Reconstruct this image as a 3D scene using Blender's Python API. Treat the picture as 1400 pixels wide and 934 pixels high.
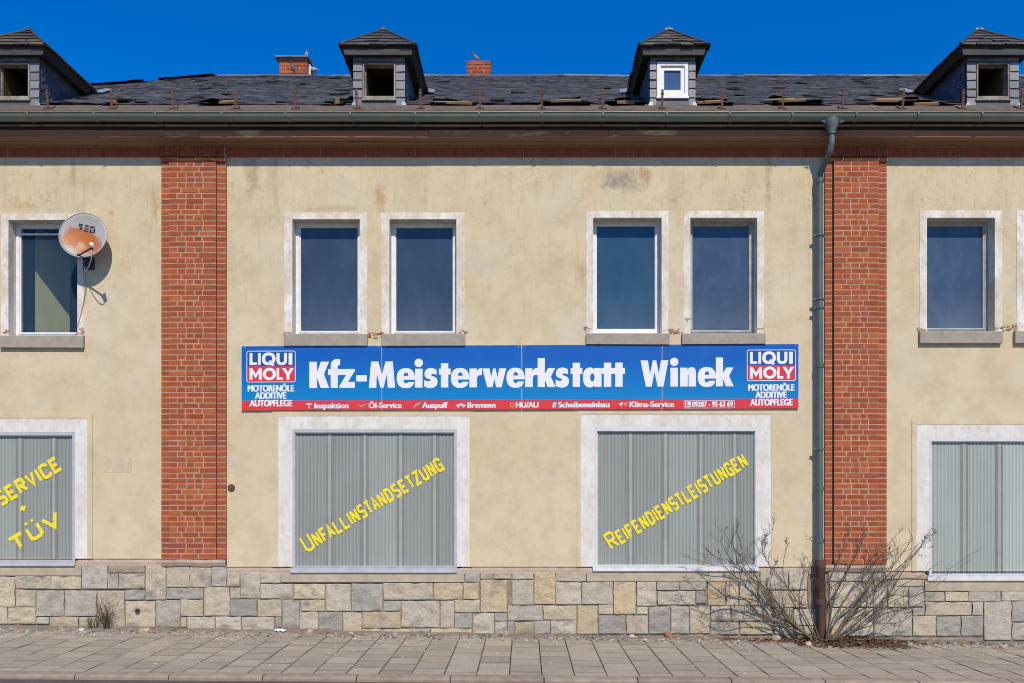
import bpy, math, random
from mathutils import Vector, Matrix, noise as mnoise
R = math.radians
random.seed(7)
scene = bpy.context.scene
for o in list(bpy.data.objects):
    bpy.data.objects.remove(o)
col = scene.collection

# ------------------------------------------------------------------ camera
S = 0.01044            # metres per photo pixel on the facade plane (y = 0)
D = 12.0               # camera distance from the facade
HX, HY = 717.0, 668.0  # optical axis in photo pixels
GY = 868.0             # pavement level at the wall
CAMX = (HX - 700) * S
CAMZ = (GY - HY) * S
cam_d = bpy.data.cameras.new("camera")
cam = bpy.data.objects.new("camera", cam_d)
col.objects.link(cam)
cam.location = (CAMX, -D, CAMZ)
cam.rotation_euler = (R(90), 0, 0)
cam_d.sensor_width = 36
cam_d.lens = 36 * D / (1400 * S)
cam_d.shift_x = -(HX - 700) / 1400
cam_d.shift_y = (HY - 467) / 1400
cam_d.clip_end = 2000
scene.camera = cam

# ------------------------------------------------------------------ light
SUN_EL, SUN_AZ = R(45.8), R(11.3)
to_sun = Vector((math.sin(SUN_AZ) * math.cos(SUN_EL), -math.cos(SUN_AZ) * math.cos(SUN_EL), math.sin(SUN_EL)))
world = bpy.data.worlds.new("World")
scene.world = world
world.use_nodes = True
wn = world.node_tree
for n in list(wn.nodes):
    wn.nodes.remove(n)
sky = wn.nodes.new("ShaderNodeTexSky")
sky.sky_type = 'NISHITA'
sky.sun_disc = False
sky.sun_elevation = SUN_EL
sky.sun_rotation = math.atan2(to_sun.x, to_sun.y)
sky.altitude = 0
sky.air_density = 1.5
sky.dust_density = 0.0
sky.ozone_density = 9.0
hs = wn.nodes.new("ShaderNodeHueSaturation")
hs.inputs["Hue"].default_value = 0.517
hs.inputs["Saturation"].default_value = 1.35
hs.inputs["Value"].default_value = 1.25
bg = wn.nodes.new("ShaderNodeBackground")
bg.inputs["Strength"].default_value = 0.098
wo = wn.nodes.new("ShaderNodeOutputWorld")
wn.links.new(sky.outputs[0], hs.inputs["Color"])
wn.links.new(hs.outputs[0], bg.inputs[0])
wn.links.new(bg.outputs[0], wo.inputs[0])
sd = bpy.data.lights.new("sun", 'SUN')
sd.energy = 4.0
sd.angle = R(0.5)
sd.color = (1.0, 0.875, 0.70)
so = bpy.data.objects.new("sun", sd)
col.objects.link(so)
so.rotation_euler = to_sun.to_track_quat('Z', 'Y').to_euler()
scene.view_settings.view_transform = 'Standard'
scene.view_settings.look = 'None'
scene.view_settings.exposure = 0.11
scene.view_settings.gamma = 1.0
scene.view_settings.use_curve_mapping = False
scene.cycles.pixel_filter_type = 'BLACKMAN_HARRIS'
scene.cycles.filter_width = 1.0


def P(px, py, y=0.0):
    """photo pixel -> world point at depth y"""
    k = S * (D + y) / D
    return Vector((CAMX + (px - HX) * k, y, CAMZ + (HY - py) * k))


def PX(px, y=0.0):
    return CAMX + (px - HX) * S * (D + y) / D


def PZ(py, y=0.0):
    return CAMZ + (HY - py) * S * (D + y) / D


def ground_z(x, y=0.0):
    y = max(-2.62, min(0.0, y))
    return -x * (0.0165 + 0.0085 / 2.62 * y)


# ------------------------------------------------------------------ mesh helpers
class MB:
    def __init__(self):
        self.v, self.f, self.m, self.c, self.sm = [], [], [], [], []

    def face(self, pts, mat=0, c=None, smooth=False):
        i = len(self.v)
        self.v.extend([tuple(p) for p in pts])
        self.f.append(tuple(range(i, i + len(pts))))
        self.m.append(mat); self.c.append(c); self.sm.append(smooth)

    def faces(self, verts, faces, mat=0, c=None, smooth=False):
        i = len(self.v)
        self.v.extend([tuple(p) for p in verts])
        for f in faces:
            self.f.append(tuple(i + k for k in f))
            self.m.append(mat); self.c.append(c); self.sm.append(smooth)

    def box(self, a, b, mat=0, c=None, skip=""):
        x0, y0, z0 = [min(a[i], b[i]) for i in range(3)]
        x1, y1, z1 = [max(a[i], b[i]) for i in range(3)]
        vs = [(x0, y0, z0), (x1, y0, z0), (x1, y1, z0), (x0, y1, z0), (x0, y0, z1), (x1, y0, z1), (x1, y1, z1), (x0, y1, z1)]
        self.faces(vs, [(0, 3, 2, 1), (4, 5, 6, 7), (0, 1, 5, 4), (1, 2, 6, 5), (2, 3, 7, 6), (3, 0, 4, 7)], mat, c)

    def obox(self, mtx, sx, sy, sz, mat=0, c=None):
        vs = [mtx @ Vector((x * sx, y * sy, z * sz)) for z in (0, 1) for (x, y) in ((-.5, -.5), (.5, -.5), (.5, .5), (-.5, .5))]
        self.faces(vs, [(0, 3, 2, 1), (4, 5, 6, 7), (0, 1, 5, 4), (1, 2, 6, 5), (2, 3, 7, 6), (3, 0, 4, 7)], mat, c)

    def ring(self, ox0, oz0, ox1, oz1, ix0, iz0, ix1, iz1, yf, yb, mat=0, c=None):
        """rectangular frame in the xz plane, front at yf, back at yb"""
        for (a, b) in (((ox0, oz0), (ix0, oz1)), ((ix1, oz0), (ox1, oz1)), ((ix0, oz0), (ix1, iz0)), ((ix0, iz1), (ix1, oz1))):
            if b[0] - a[0] > 1e-6 and b[1] - a[1] > 1e-6:
                self.box((a[0], yf, a[1]), (b[0], yb, b[1]), mat, c)

    def tube(self, pts, rad, n=6, mat=0, c=None, cap=True, smooth=True):
        pts = [Vector(p) for p in pts]
        if not hasattr(rad, '__len__'):
            rad = [rad] * len(pts)
        rings = []
        prev = None
        for i, p in enumerate(pts):
            t = (pts[min(i + 1, len(pts) - 1)] - pts[max(i - 1, 0)])
            if t.length < 1e-9:
                t = Vector((0, 0, 1))
            t.normalize()
            if prev is None:
                a = Vector((1, 0, 0)) if abs(t.x) < 0.8 else Vector((0, 1, 0))
                u = t.cross(a).normalized()
            else:
                u = (prev - t * prev.dot(t)).normalized()
            prev = u
            w = t.cross(u)
            rings.append([p + (u * math.cos(2 * math.pi * k / n) + w * math.sin(2 * math.pi * k / n)) * rad[i] for k in range(n)])
        vs = [q for r in rings for q in r]
        fs = []
        for i in range(len(rings) - 1):
            for k in range(n):
                fs.append((i * n + k, i * n + (k + 1) % n, (i + 1) * n + (k + 1) % n, (i + 1) * n + k))
        self.faces(vs, fs, mat, c, smooth)
        if cap:
            self.face(rings[0][::-1], mat, c)
            self.face(rings[-1], mat, c)

    def build(self, name, mats, parent=None):
        me = bpy.data.meshes.new(name)
        me.from_pydata(self.v, [], self.f)
        if not isinstance(mats, (list, tuple)):
            mats = [mats]
        for m in mats:
            me.materials.append(m)
        me.polygons.foreach_set("material_index", self.m)
        me.polygons.foreach_set("use_smooth", self.sm)
        if any(c is not None for c in self.c):
            at = me.color_attributes.new("col", 'FLOAT_COLOR', 'CORNER')
            buf = []
            for p, c in zip(me.polygons, self.c):
                c = c or (0.5, 0.5, 0.5)
                buf.extend(list(c[:3]) + [1.0] if True else [])
                for _ in range(p.loop_total - 1):
                    buf.extend(list(c[:3]) + [1.0])
            at.data.foreach_set("color", buf)
        me.update()
        o = bpy.data.objects.new(name, me)
        col.objects.link(o)
        if parent is not None:
            o.parent = parent
        return o


def tag(o, label=None, cat=None, group=None, kind=None):
    if label: o["label"] = label
    if cat: o["category"] = cat
    if group: o["group"] = group
    if kind: o["kind"] = kind
    return o


def empty(name, loc=(0, 0, 0)):
    o = bpy.data.objects.new(name, None)
    o.empty_display_size = 0.2
    o.location = loc
    col.objects.link(o)
    return o


# ------------------------------------------------------------------ material helpers
class NT:
    def __init__(self, name):
        self.m = bpy.data.materials.new(name)
        self.m.use_nodes = True
        self.t = self.m.node_tree
        self.b = self.t.nodes["Principled BSDF"]
        self.co = self.t.nodes.new("ShaderNodeTexCoord")

    def n(self, typ, **kw):
        nd = self.t.nodes.new(typ)
        for k, v in kw.items():
            setattr(nd, k, v)
        return nd

    def l(self, a, b):
        self.t.links.new(a, b)

    def mapping(self, scale=(1, 1, 1), loc=(0, 0, 0)):
        mp = self.n("ShaderNodeMapping")
        mp.inputs["Scale"].default_value = scale
        mp.inputs["Location"].default_value = loc
        self.l(self.co.outputs["Object"], mp.inputs["Vector"])
        return mp.outputs[0]

    def noise(self, scale, detail=4, rough=0.6, vec=None, dist=0.0):
        nd = self.n("ShaderNodeTexNoise")
        nd.inputs["Scale"].default_value = scale
        nd.inputs["Detail"].default_value = detail
        nd.inputs["Roughness"].default_value = rough
        nd.inputs["Distortion"].default_value = dist
        self.l(vec if vec is not None else self.co.outputs["Object"], nd.inputs["Vector"])
        return nd.outputs["Fac"]

    def ramp(self, fac, lo, hi, a=0.0, b=1.0):
        mr = self.n("ShaderNodeMapRange")
        mr.inputs["From Min"].default_value = lo
        mr.inputs["From Max"].default_value = hi
        mr.inputs["To Min"].default_value = a
        mr.inputs["To Max"].default_value = b
        self.l(fac, mr.inputs["Value"])
        return mr.outputs[0]

    def mix(self, fac, a, b, mode='MIX'):
        mx = self.n("ShaderNodeMix", data_type='RGBA', blend_type=mode)
        for s, v in ((mx.inputs[0], fac), (mx.inputs[6], a), (mx.inputs[7], b)):
            if isinstance(v, (int, float)):
                s.default_value = v
            elif isinstance(v, (tuple, list)):
                s.default_value = tuple(v)[:3] + (1.0,)
            else:
                self.l(v, s)
        return mx.outputs[2]

    def math(self, op, a, b=0.0):
        m = self.n("ShaderNodeMath", operation=op)
        for s, v in ((m.inputs[0], a), (m.inputs[1], b)):
            if isinstance(v, (int, float)):
                s.default_value = v
            else:
                self.l(v, s)
        return m.outputs[0]

    def attr(self, name="col"):
        a = self.n("ShaderNodeAttribute", attribute_name=name)
        return a.outputs["Color"]

    def bump(self, h, strength=0.3, dist=0.01):
        b = self.n("ShaderNodeBump")
        b.inputs["Strength"].default_value = strength
        b.inputs["Distance"].default_value = dist
        self.l(h, b.inputs["Height"])
        self.l(b.outputs[0], self.b.inputs["Normal"])

    def fin(self, color, rough=0.8, spec=0.3, metal=0.0):
        if isinstance(color, (tuple, list)):
            self.b.inputs["Base Color"].default_value = tuple(color)[:3] + (1.0,)
        else:
            self.l(color, self.b.inputs["Base Color"])
        if isinstance(rough, (int, float)):
            self.b.inputs["Roughness"].default_value = rough
        else:
            self.l(rough, self.b.inputs["Roughness"])
        self.b.inputs["Specular IOR Level"].default_value = spec
        self.b.inputs["Metallic"].default_value = metal
        return self.m


def simple(name, c, rough=0.8, spec=0.3, var=0.25, scale=6.0, bump=0.15, metal=0.0, dark=None, attr=False, stretch=(1, 1, 1), bscale=60):
    t = NT(name)
    v = t.mapping(stretch)
    base = t.attr() if attr else c
    nz = t.noise(scale, 5, 0.65, v)
    if dark is None:
        f = t.ramp(nz, 0.3, 0.7, 1 - var, 1 + var * 0.6)
        m = t.mix(1.0, base, (1, 1, 1), 'MULTIPLY')
        cm = t.n("ShaderNodeVectorMath", operation='SCALE')
        t.l(m, cm.inputs[0]); t.l(f, cm.inputs["Scale"])
        colr = cm.outputs[0]
    else:
        colr = t.mix(t.ramp(nz, 0.35, 0.7), base, dark)
    if bump:
        t.bump(t.noise(bscale, 5, 0.7), bump, 0.006)
    return t.fin(colr, rough, spec, metal)


def spot_mask(t, px, py, rx, ry, vecnoise):
    """soft noisy elliptical stain in facade coordinates (object x, z)"""
    mp = t.n("ShaderNodeMapping")
    c = P(px, py)
    sx, sz = 1 / (rx * S), 1 / (ry * S)
    mp.inputs["Scale"].default_value = (sx, 0.0, sz)
    mp.inputs["Location"].default_value = (-c.x * sx, 0, -c.z * sz)
    t.l(t.co.outputs["Object"], mp.inputs["Vector"])
    ln = t.n("ShaderNodeVectorMath", operation='LENGTH')
    t.l(mp.outputs[0], ln.inputs[0])
    d = t.math('ADD', ln.outputs["Value"], t.math('MULTIPLY', t.math('SUBTRACT', vecnoise, 0.5), 2.6))
    fn = t.noise(26, 6, 0.8)
    return t.math('MULTIPLY', t.ramp(d, 1.05, 0.2), t.ramp(fn, 0.36, 0.52, 0.2, 1.0))


def plaster_mat():
    t = NT("plaster")
    big = t.noise(0.55, 4, 0.6)
    mid = t.noise(2.4, 6, 0.7)
    fine = t.noise(22, 5, 0.75)
    c = t.mix(t.ramp(big, 0.35, 0.65), (0.605, 0.505, 0.315), (0.645, 0.56, 0.395))
    c = t.mix(t.ramp(mid, 0.44, 0.68, 0, 0.75), c, (0.48, 0.40, 0.265))
    c = t.mix(t.ramp(t.noise(1.3, 5, 0.65, t.mapping((1, 1, 1), (21, 3, 8))), 0.5, 0.72, 0, 0.7), c, (0.60, 0.55, 0.44))
    c = t.mix(t.ramp(t.noise(60, 4, 0.7), 0.55, 0.8, 0, 0.3), c, (0.36, 0.30, 0.2))
    c = t.mix(t.ramp(fine, 0.6, 0.85, 0, 0.35), c, (0.40, 0.33, 0.21))
    # height dependent weathering: streaks from the eave, cleaner towards the shop floor
    sep = t.n("ShaderNodeSeparateXYZ"); t.l(t.co.outputs["Object"], sep.inputs[0])
    up = t.ramp(sep.outputs["Z"], PZ(480), PZ(240))
    st = t.noise(3.2, 6, 0.75, t.mapping((1.6, 1, 0.16)), 0.6)
    st2 = t.noise(9.0, 5, 0.7, t.mapping((2.2, 1, 0.22), (3, 0, 1)), 0.4)
    c = t.mix(t.math('MULTIPLY', t.math('MULTIPLY', t.ramp(st, 0.50, 0.70, 0, 0.9), t.ramp(t.noise(18, 6, .8), .38, .62)), t.math('MULTIPLY', up, t.ramp(t.noise(.9, 3, .6, t.mapping((1, 1, .5), (13, 2, 9))), .44, .62))), c, (0.30, 0.25, 0.17))
    c = t.mix(t.math('MULTIPLY', t.ramp(st2, 0.54, 0.74, 0, 0.7), t.math('ADD', t.math('MULTIPLY', t.math('MULTIPLY', up, .9), t.ramp(t.noise(1.2, 3, .6, t.mapping((1, 1, .5), (3, 5, 1))), .42, .62)), 0.15)), c, (0.32, 0.25, 0.15))
    # rusty blotches
    rb = t.noise(5.5, 8, 0.85, t.mapping((1, 1, 0.8), (11, 0, 5)))
    c = t.mix(t.math('MULTIPLY', t.ramp(rb, 0.56, 0.68, 0, 0.8), t.math('ADD', t.math('MULTIPLY', up, 0.75), 0.12)), c, (0.36, 0.20, 0.075))
    # hairline cracks, concentrated by a low frequency mask
    vor = t.n("ShaderNodeTexVoronoi", feature='DISTANCE_TO_EDGE')
    vor.inputs["Scale"].default_value = 6.5
    wob = t.n("ShaderNodeTexNoise"); wob.inputs["Scale"].default_value = 5; wob.inputs["Detail"].default_value = 5
    t.l(t.co.outputs["Object"], wob.inputs["Vector"])
    vm = t.n("ShaderNodeVectorMath", operation='MULTIPLY_ADD')
    t.l(wob.outputs["Color"], vm.inputs[0]); vm.inputs[1].default_value = (0.35, 0.35, 0.35); t.l(t.co.outputs["Object"], vm.inputs[2])
    t.l(vm.outputs[0], vor.inputs["Vector"])
    crack = t.ramp(vor.outputs["Distance"], 0.022, 0.004)
    cmask = t.ramp(t.noise(1.3, 4, 0.6, t.mapping((1, 1, 1), (7, 2, 4))), 0.50, 0.64)
    c = t.mix(t.math('MULTIPLY', t.math('MULTIPLY', crack, cmask), t.math('ADD', t.math('MULTIPLY', up, 0.5), 0.15)), c, (0.2, 0.15, 0.09))
    jag = t.noise(7.0, 6, 0.75)
    for (px, py, rx, ry, cc, k) in (
            (852, 246, 36, 20, (0.30, 0.27, 0.23), 1.0), (882, 240, 12, 14, (0.42, 0.22, 0.10), 0.75), (832, 252, 14, 8, (0.20, 0.17, 0.14), .5),
            (520, 270, 10, 26, (0.42, 0.24, 0.10), 0.7), (212, 280, 9, 26, (0.42, 0.25, 0.11), 0.6), (152, 291, 6, 6, (0.45, 0.24, 0.08), 0.7),
            (796, 375, 9, 22, (0.44, 0.28, 0.12), 0.65), (1050, 240, 6, 55, (0.30, 0.19, 0.10), 0.55), (345, 240, 12, 40, (0.28, 0.22, 0.13), 0.6),
            (660, 365, 28, 14, (0.52, 0.47, 0.38), 0.7), (1242, 400, 16, 50, (0.50, 0.36, 0.19), 0.4), (30, 282, 40, 7, (0.46, 0.30, 0.13), 0.55),
            (455, 285, 40, 6, (0.45, 0.31, 0.16), 0.5), (780, 455, 30, 30, (0.60, 0.56, 0.47), 0.6), (100, 232, 5, 40, (0.25, 0.19, 0.11), 0.5)):
        c = t.mix(t.math('MULTIPLY', spot_mask(t, px, py, rx, ry, jag), k), c, cc)
    t.bump(t.math('ADD', t.noise(38, 6, 0.8), t.math('MULTIPLY', mid, 0.8)), 0.35, 0.008)
    return t.fin(c, 0.92, 0.15)


def wornwhite(name, lo=(0.70, 0.69, 0.66), dirt=(0.40, 0.36, 0.29), amount=0.6):
    t = NT(name)
    n1 = t.noise(3.4, 5, 0.72, t.mapping((1, 1, .55)))
    n2 = t.noise(13, 6, 0.75, t.mapping((1, 1, .5)))
    n4 = t.noise(45, 5, 0.75)
    c = t.mix(t.ramp(n1, 0.38, 0.58, 0, amount), lo, dirt)
    c = t.mix(t.ramp(n2, 0.50, 0.64, 0, amount * .7), c, (0.46, 0.40, 0.31))
    n3 = t.noise(9, 5, 0.7, t.mapping((1, 1, .4), (4, 4, 4)))
    c = t.mix(t.ramp(n3, 0.63, 0.72, 0, amount * .8), c, (0.42, 0.30, 0.18))
    c = t.mix(t.ramp(n4, 0.6, 0.8, 0, .35), c, (0.40, 0.36, 0.30))
    t.bump(n2, 0.35, 0.006)
    return t.fin(c, 0.8, 0.25)


def wood(name, a, b, cc, rough=0.85, stretch=(0.35, 6, 9)):
    t = NT(name)
    v = t.mapping(stretch)
    n1 = t.noise(2.0, 6, 0.7, v)
    n2 = t.noise(0.9, 3, 0.6, t.mapping((1, 1, 1), (2, 5, 1)))
    c = t.mix(t.ramp(n1, 0.35, 0.65), a, b)
    c = t.mix(t.ramp(t.noise(1.6, 5, 0.7, t.mapping((.5, 3, 3), (2, 5, 1))), 0.58, 0.66), c, cc)
    t.bump(n1, 0.4, 0.004)
    return t.fin(c, rough, 0.25)


M = {}
M['plaster'] = plaster_mat()
M['trim'] = wornwhite("worn white paint", (0.77, 0.765, 0.74), (0.56, 0.49, 0.36), .82)
M['surround'] = wornwhite("chalky white paint", (0.74, 0.73, 0.70), (0.56, 0.53, 0.47), 0.55)
M['sill'] = simple("sill concrete", (0.36, 0.325, 0.27), 0.9, 0.2, 0.18, 8, 0.5, bscale=140)
M['sillstone'] = simple("pale sandstone sill", (0.45, 0.39, 0.30), 0.9, 0.2, 0.2, 5, 0.4)
M['brick'] = simple("brick", None, 0.88, 0.2, 0.16, 14, 0.5, attr=True, bscale=70)
M['mortar'] = simple("mortar", (0.48, 0.30, 0.21), 0.95, 0.1, 0.25, 10, 0.5)
M['ledge'] = simple("rough lime mortar", (0.46, 0.395, 0.315), 0.95, 0.1, 0.3, 6, 0.9, dark=(0.38, 0.26, 0.20), bscale=40)
M['joint'] = simple("plinth joint", (0.30, 0.25, 0.19), 0.95, 0.1, 0.35, 7, 0.6)


def stone_mat():
    t = NT("ashlar stone")
    n1 = t.noise(5.5, 7, 0.72)
    n2 = t.noise(24, 6, 0.75)
    c = t.attr()
    c = t.mix(t.ramp(n1, 0.50, 0.72, 0, 0.62), c, (0.40, 0.31, 0.17))
    c = t.mix(t.ramp(t.noise(3.6, 5, 0.7, t.mapping((1, 1, 1), (5, 9, 2))), 0.52, 0.70, 0, 0.7), c, (0.22, 0.225, 0.215))
    c = t.mix(t.ramp(n2, 0.54, 0.74, 0, 0.65), c, (0.19, 0.155, 0.11))
    n3 = t.noise(75, 5, .8)
    c = t.mix(t.ramp(n3, 0.52, 0.72, 0, 0.5), c, (0.24, 0.21, 0.16))
    c = t.mix(t.ramp(t.noise(2.1, 5, .7, t.mapping((1, 1, 1), (2, 7, 5))), 0.52, 0.68, 0, .6), c, (0.50, 0.46, 0.39))
    t.bump(t.math('ADD', t.math('ADD', n2, n1), t.math('MULTIPLY', n3, .5)), 0.9, 0.02)
    return t.fin(c, 0.9, 0.2)


M['stone'] = stone_mat()


def slate_mat(name, k=1.0):
    t = NT(name)
    n1 = t.noise(9, 6, 0.7)
    c = t.attr()
    c = t.mix(t.ramp(n1, 0.5, 0.75, 0, 0.35), c, (0.12 * k, 0.11 * k, 0.10 * k))
    t.bump(n1, 0.4, 0.01)
    return t.fin(c, 0.55, 0.4)


M['slate'] = slate_mat("roof slate")
M['felt'] = simple("weathered roofing felt", (0.17, 0.135, 0.105), 0.95, 0.1, 0.35, 5, 0.5, dark=(0.09, 0.075, 0.065))
M['darkwood'] = wood("dark eave boards", (0.035, 0.028, 0.024), (0.06, 0.045, 0.035), (0.02, 0.018, 0.017))
M['soffit'] = wood("brown soffit boards", (0.22, 0.135, 0.08), (0.30, 0.19, 0.11), (0.17, 0.11, 0.07))
M['fascia'] = wood("peeling fascia paint", (0.32, 0.12, 0.065), (0.42, 0.20, 0.11), (0.66, 0.43, 0.21))
M['batten'] = wood("broken batten wood", (0.42, 0.28, 0.13), (0.30, 0.18, 0.09), (0.17, 0.11, 0.06))
M['attic'] = wood("attic boards", (0.10, 0.062, 0.036), (0.14, 0.09, 0.05), (0.065, 0.042, 0.028))
M['zinc'] = simple("painted zinc", (0.155, 0.195, 0.175), 0.42, 0.5, 0.25, 3, 0.05, metal=0.2, dark=(0.20, 0.22, 0.185))
M['bracket'] = simple("galvanised strap", (0.20, 0.23, 0.22), 0.5, 0.5, 0.3, 12, 0.1, metal=0.2)
M['pipe'] = simple("grey green downpipe", (0.085, 0.118, 0.115), 0.45, 0.45, 0.3, 3, 0.08, metal=0.1, dark=(0.125, 0.155, 0.145))
M['iron'] = simple("rusty iron", (0.15, 0.07, 0.05), 0.85, 0.3, 0.35, 20, 0.5)
M['castiron'] = simple("rusty cast iron pipe", (0.085, 0.05, 0.042), 0.75, 0.3, 0.4, 7, 0.5, dark=(0.13, 0.065, 0.045))
M['frame_white'] = simple("white window frame", (0.74, 0.75, 0.76), 0.45, 0.4, 0.12, 10, 0.05)
M['frame_grey'] = simple("greyed window frame", (0.42, 0.42, 0.41), 0.6, 0.3, 0.25, 9, 0.2)
M['oldframe'] = wornwhite("weathered dormer frame", (0.33, 0.31, 0.275), (0.17, 0.14, 0.11), 0.9)


def glass_mat(name, c, dust=0.0, rough=0.03):
    t = NT(name)
    n1 = t.noise(2.2, 6, 0.7, t.mapping((1, 1, 0.5)))
    n2 = t.noise(14, 6, 0.75, t.mapping((1.4, 1, 0.5), (1, 2, 3)), 1.2)
    cc = t.mix(t.ramp(n1, 0.35, 0.7, 0, 1), c, tuple(x * 1.25 for x in c))
    cc = t.mix(t.ramp(n2, 0.6, 0.82, 0, dust), cc, (0.22, 0.27, 0.34))
    cc = t.mix(t.ramp(n1, 0.45, 0.7, 0, dust * 0.5), cc, (0.12, 0.17, 0.25))
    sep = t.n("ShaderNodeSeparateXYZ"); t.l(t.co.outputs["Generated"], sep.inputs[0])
    cc = t.mix(t.math('MULTIPLY', t.ramp(sep.outputs["Z"], .40, .0, 0, .22 + dust * .5), t.ramp(n1, .3, .7, .5, 1)), cc, (0.14, 0.17, 0.22))   # pane colour gets paler towards the bottom
    return t.fin(cc, rough, 0.5)


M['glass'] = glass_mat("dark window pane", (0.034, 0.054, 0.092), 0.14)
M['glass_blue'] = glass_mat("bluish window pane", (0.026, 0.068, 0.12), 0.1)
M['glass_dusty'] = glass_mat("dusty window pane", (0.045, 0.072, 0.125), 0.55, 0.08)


def clear_glass():
    t = NT("clear window pane")
    tr = t.n("ShaderNodeBsdfTransparent"); tr.inputs[0].default_value = (0.8, 0.83, 0.85, 1)
    out = t.t.nodes["Material Output"]
    mx = t.n("ShaderNodeMixShader"); mx.inputs[0].default_value = 0.24
    t.fin((0.075, 0.15, 0.27), 0.03, 0.7)
    t.l(tr.outputs[0], mx.inputs[1]); t.l(t.b.outputs[0], mx.inputs[2]); t.l(mx.outputs[0], out.inputs[0])
    return t.m


M['glass_clear'] = clear_glass()
M['room'] = simple("sun-catching room panel", (0.85, 0.84, 0.42), 0.9, 0.1, 0.1, 3, 0)
M['roomdark'] = simple("dark room back", (0.03, 0.035, 0.04), 0.95, 0.1, 0.1, 3, 0)
M['alu'] = simple("aluminium frame", (0.47, 0.49, 0.52), 0.5, 0.4, 0.12, 6, 0.03, metal=0.1)
M['alu_bright'] = simple("bright aluminium frame", (0.66, 0.67, 0.68), 0.45, 0.4, 0.12, 6, 0.03, metal=0.1)
M['panel'] = simple("ribbed plastic panel", None, 0.4, 0.45, 0.10, 1.6, 0, attr=True, stretch=(1, 1, .3))
M['panel_light'] = simple("lighter ribbed panel", None, 0.4, 0.45, 0.10, 1.6, 0, attr=True, stretch=(1, 1, .3))
M['panel_edge'] = simple("darker panel edge", (0.205, 0.222, 0.215), 0.4, 0.4, 0.1, 3, 0)
M['panel_strip'] = simple("panel joint strip", (0.35, 0.37, 0.315), 0.4, 0.4, 0.1, 3, 0)
M['yellow'] = simple("yellow lettering film", (0.83, 0.69, 0.03), 0.5, 0.3, 0.06, 12, 0)
M['signwhite'] = simple("white sign print", (0.76, 0.78, 0.82), 0.45, 0.35, 0.05, 5, 0)
M['signred'] = simple("red sign print", (0.66, 0.045, 0.055), 0.5, 0.22, 0.08, 3, 0)
M['rustbrick'] = simple("exposed broken brick", (0.34, 0.115, 0.06), 0.95, 0.1, 0.5, 18, 0.9, dark=(0.36, 0.27, 0.2))


def sign_blue():
    t = NT("blue sign print")
    sep = t.n("ShaderNodeSeparateXYZ"); t.l(t.co.outputs["Object"], sep.inputs[0])
    f = t.ramp(sep.outputs["Z"], PZ(490), PZ(549))     # the print itself fades from deep to light blue
    c = t.mix(f, (0.002, 0.105, 0.45), (0.0, 0.215, 0.52))
    c = t.mix(t.ramp(t.noise(3, 5, 0.7), 0.55, 0.8, 0, 0.15), c, (0.10, 0.2, 0.4))
    return t.fin(c, 0.5, 0.22)


M['signblue'] = sign_blue()

# ------------------------------------------------------------------ ground
X0, X1 = -9.45, 13.5      # building extents
mb = MB()
mb.face([(-400, -400, -0.35), (400, -400, -0.35), (400, 400, -0.35), (-400, 400, -0.35)])
ground = mb.build("ground", simple("bare ground", (0.16, 0.14, 0.11), 0.95, 0.1, 0.3, 0.6, 0))
tag(ground, kind="structure")

mb = MB()
KY0, KY1 = -2.62, -2.79
xs = [-40 + 2 * i for i in range(41)]
for a, b in zip(xs[:-1], xs[1:]):
    za, zb = ground_z(a, -3), ground_z(b, -3)
    mb.face([(a, -30, za - 0.045), (b, -30, zb - 0.045), (b, KY1 + 0.02, zb - 0.045), (a, KY1 + 0.02, za - 0.045)])
road = mb.build("road", simple("asphalt", (0.105, 0.10, 0.098), 0.9, 0.25, 0.25, 2.5, 0.8, bscale=160))
tag(road, kind="structure")

# pavement slabs (one sheet: base + slabs with thin joints)
mb = MB()
rng = random.Random(11)
for a, b in zip(xs[:-1], xs[1:]):
    mb.face([(a, KY0 + 0.0, ground_z(a, KY0) - 0.016), (b, KY0, ground_z(b, KY0) - 0.016), (b, 0.4, ground_z(b, 0) - 0.016), (a, 0.4, ground_z(a, 0) - 0.016)], 1)
W = 0.366
k0 = int(-22 / W)
for k in range(k0, -k0):
    x0 = 0.008 + k * W
    y = KY0 + 0.006 - (0.0 if k % 2 else 0.18) + rng.uniform(-0.05, 0.02)
    while y < 0.1:
        L = 0.36
        a, b = max(y, KY0 + 0.006), y + L
        if b - a > 0.03 and a < -0.0:
            g = 0.0035
            q = rng.uniform(0.86, 1.12)
            wv = rng.uniform(-0.012, 0.012)
            cc = (0.345 * q + wv * .6, 0.308 * q, 0.244 * q - wv * .6)
            t1, t2, t3 = rng.uniform(-.003, .003), rng.uniform(-.003, .003), rng.uniform(-.002, .002)
            xa, xb, ya, yb = x0 + g * 1.3, x0 + W - g * 1.3, a + .011, b - .011
            tops = []
            for (x, yy, sx, sy) in ((xa, ya, -1, -1), (xb, ya, 1, -1), (xb, yb, 1, 1), (xa, yb, -1, 1)):
                tops.append(Vector((x, yy, ground_z(x, yy) + t1 * sx + t2 * sy + t3)))
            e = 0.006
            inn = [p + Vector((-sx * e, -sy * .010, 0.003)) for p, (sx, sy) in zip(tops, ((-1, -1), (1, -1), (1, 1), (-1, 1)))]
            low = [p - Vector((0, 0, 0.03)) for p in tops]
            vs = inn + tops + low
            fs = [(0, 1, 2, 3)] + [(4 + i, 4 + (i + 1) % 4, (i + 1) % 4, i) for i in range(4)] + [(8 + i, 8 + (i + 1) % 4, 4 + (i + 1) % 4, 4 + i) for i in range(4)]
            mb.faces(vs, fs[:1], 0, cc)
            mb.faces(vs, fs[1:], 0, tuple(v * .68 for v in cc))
        y += L


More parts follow.
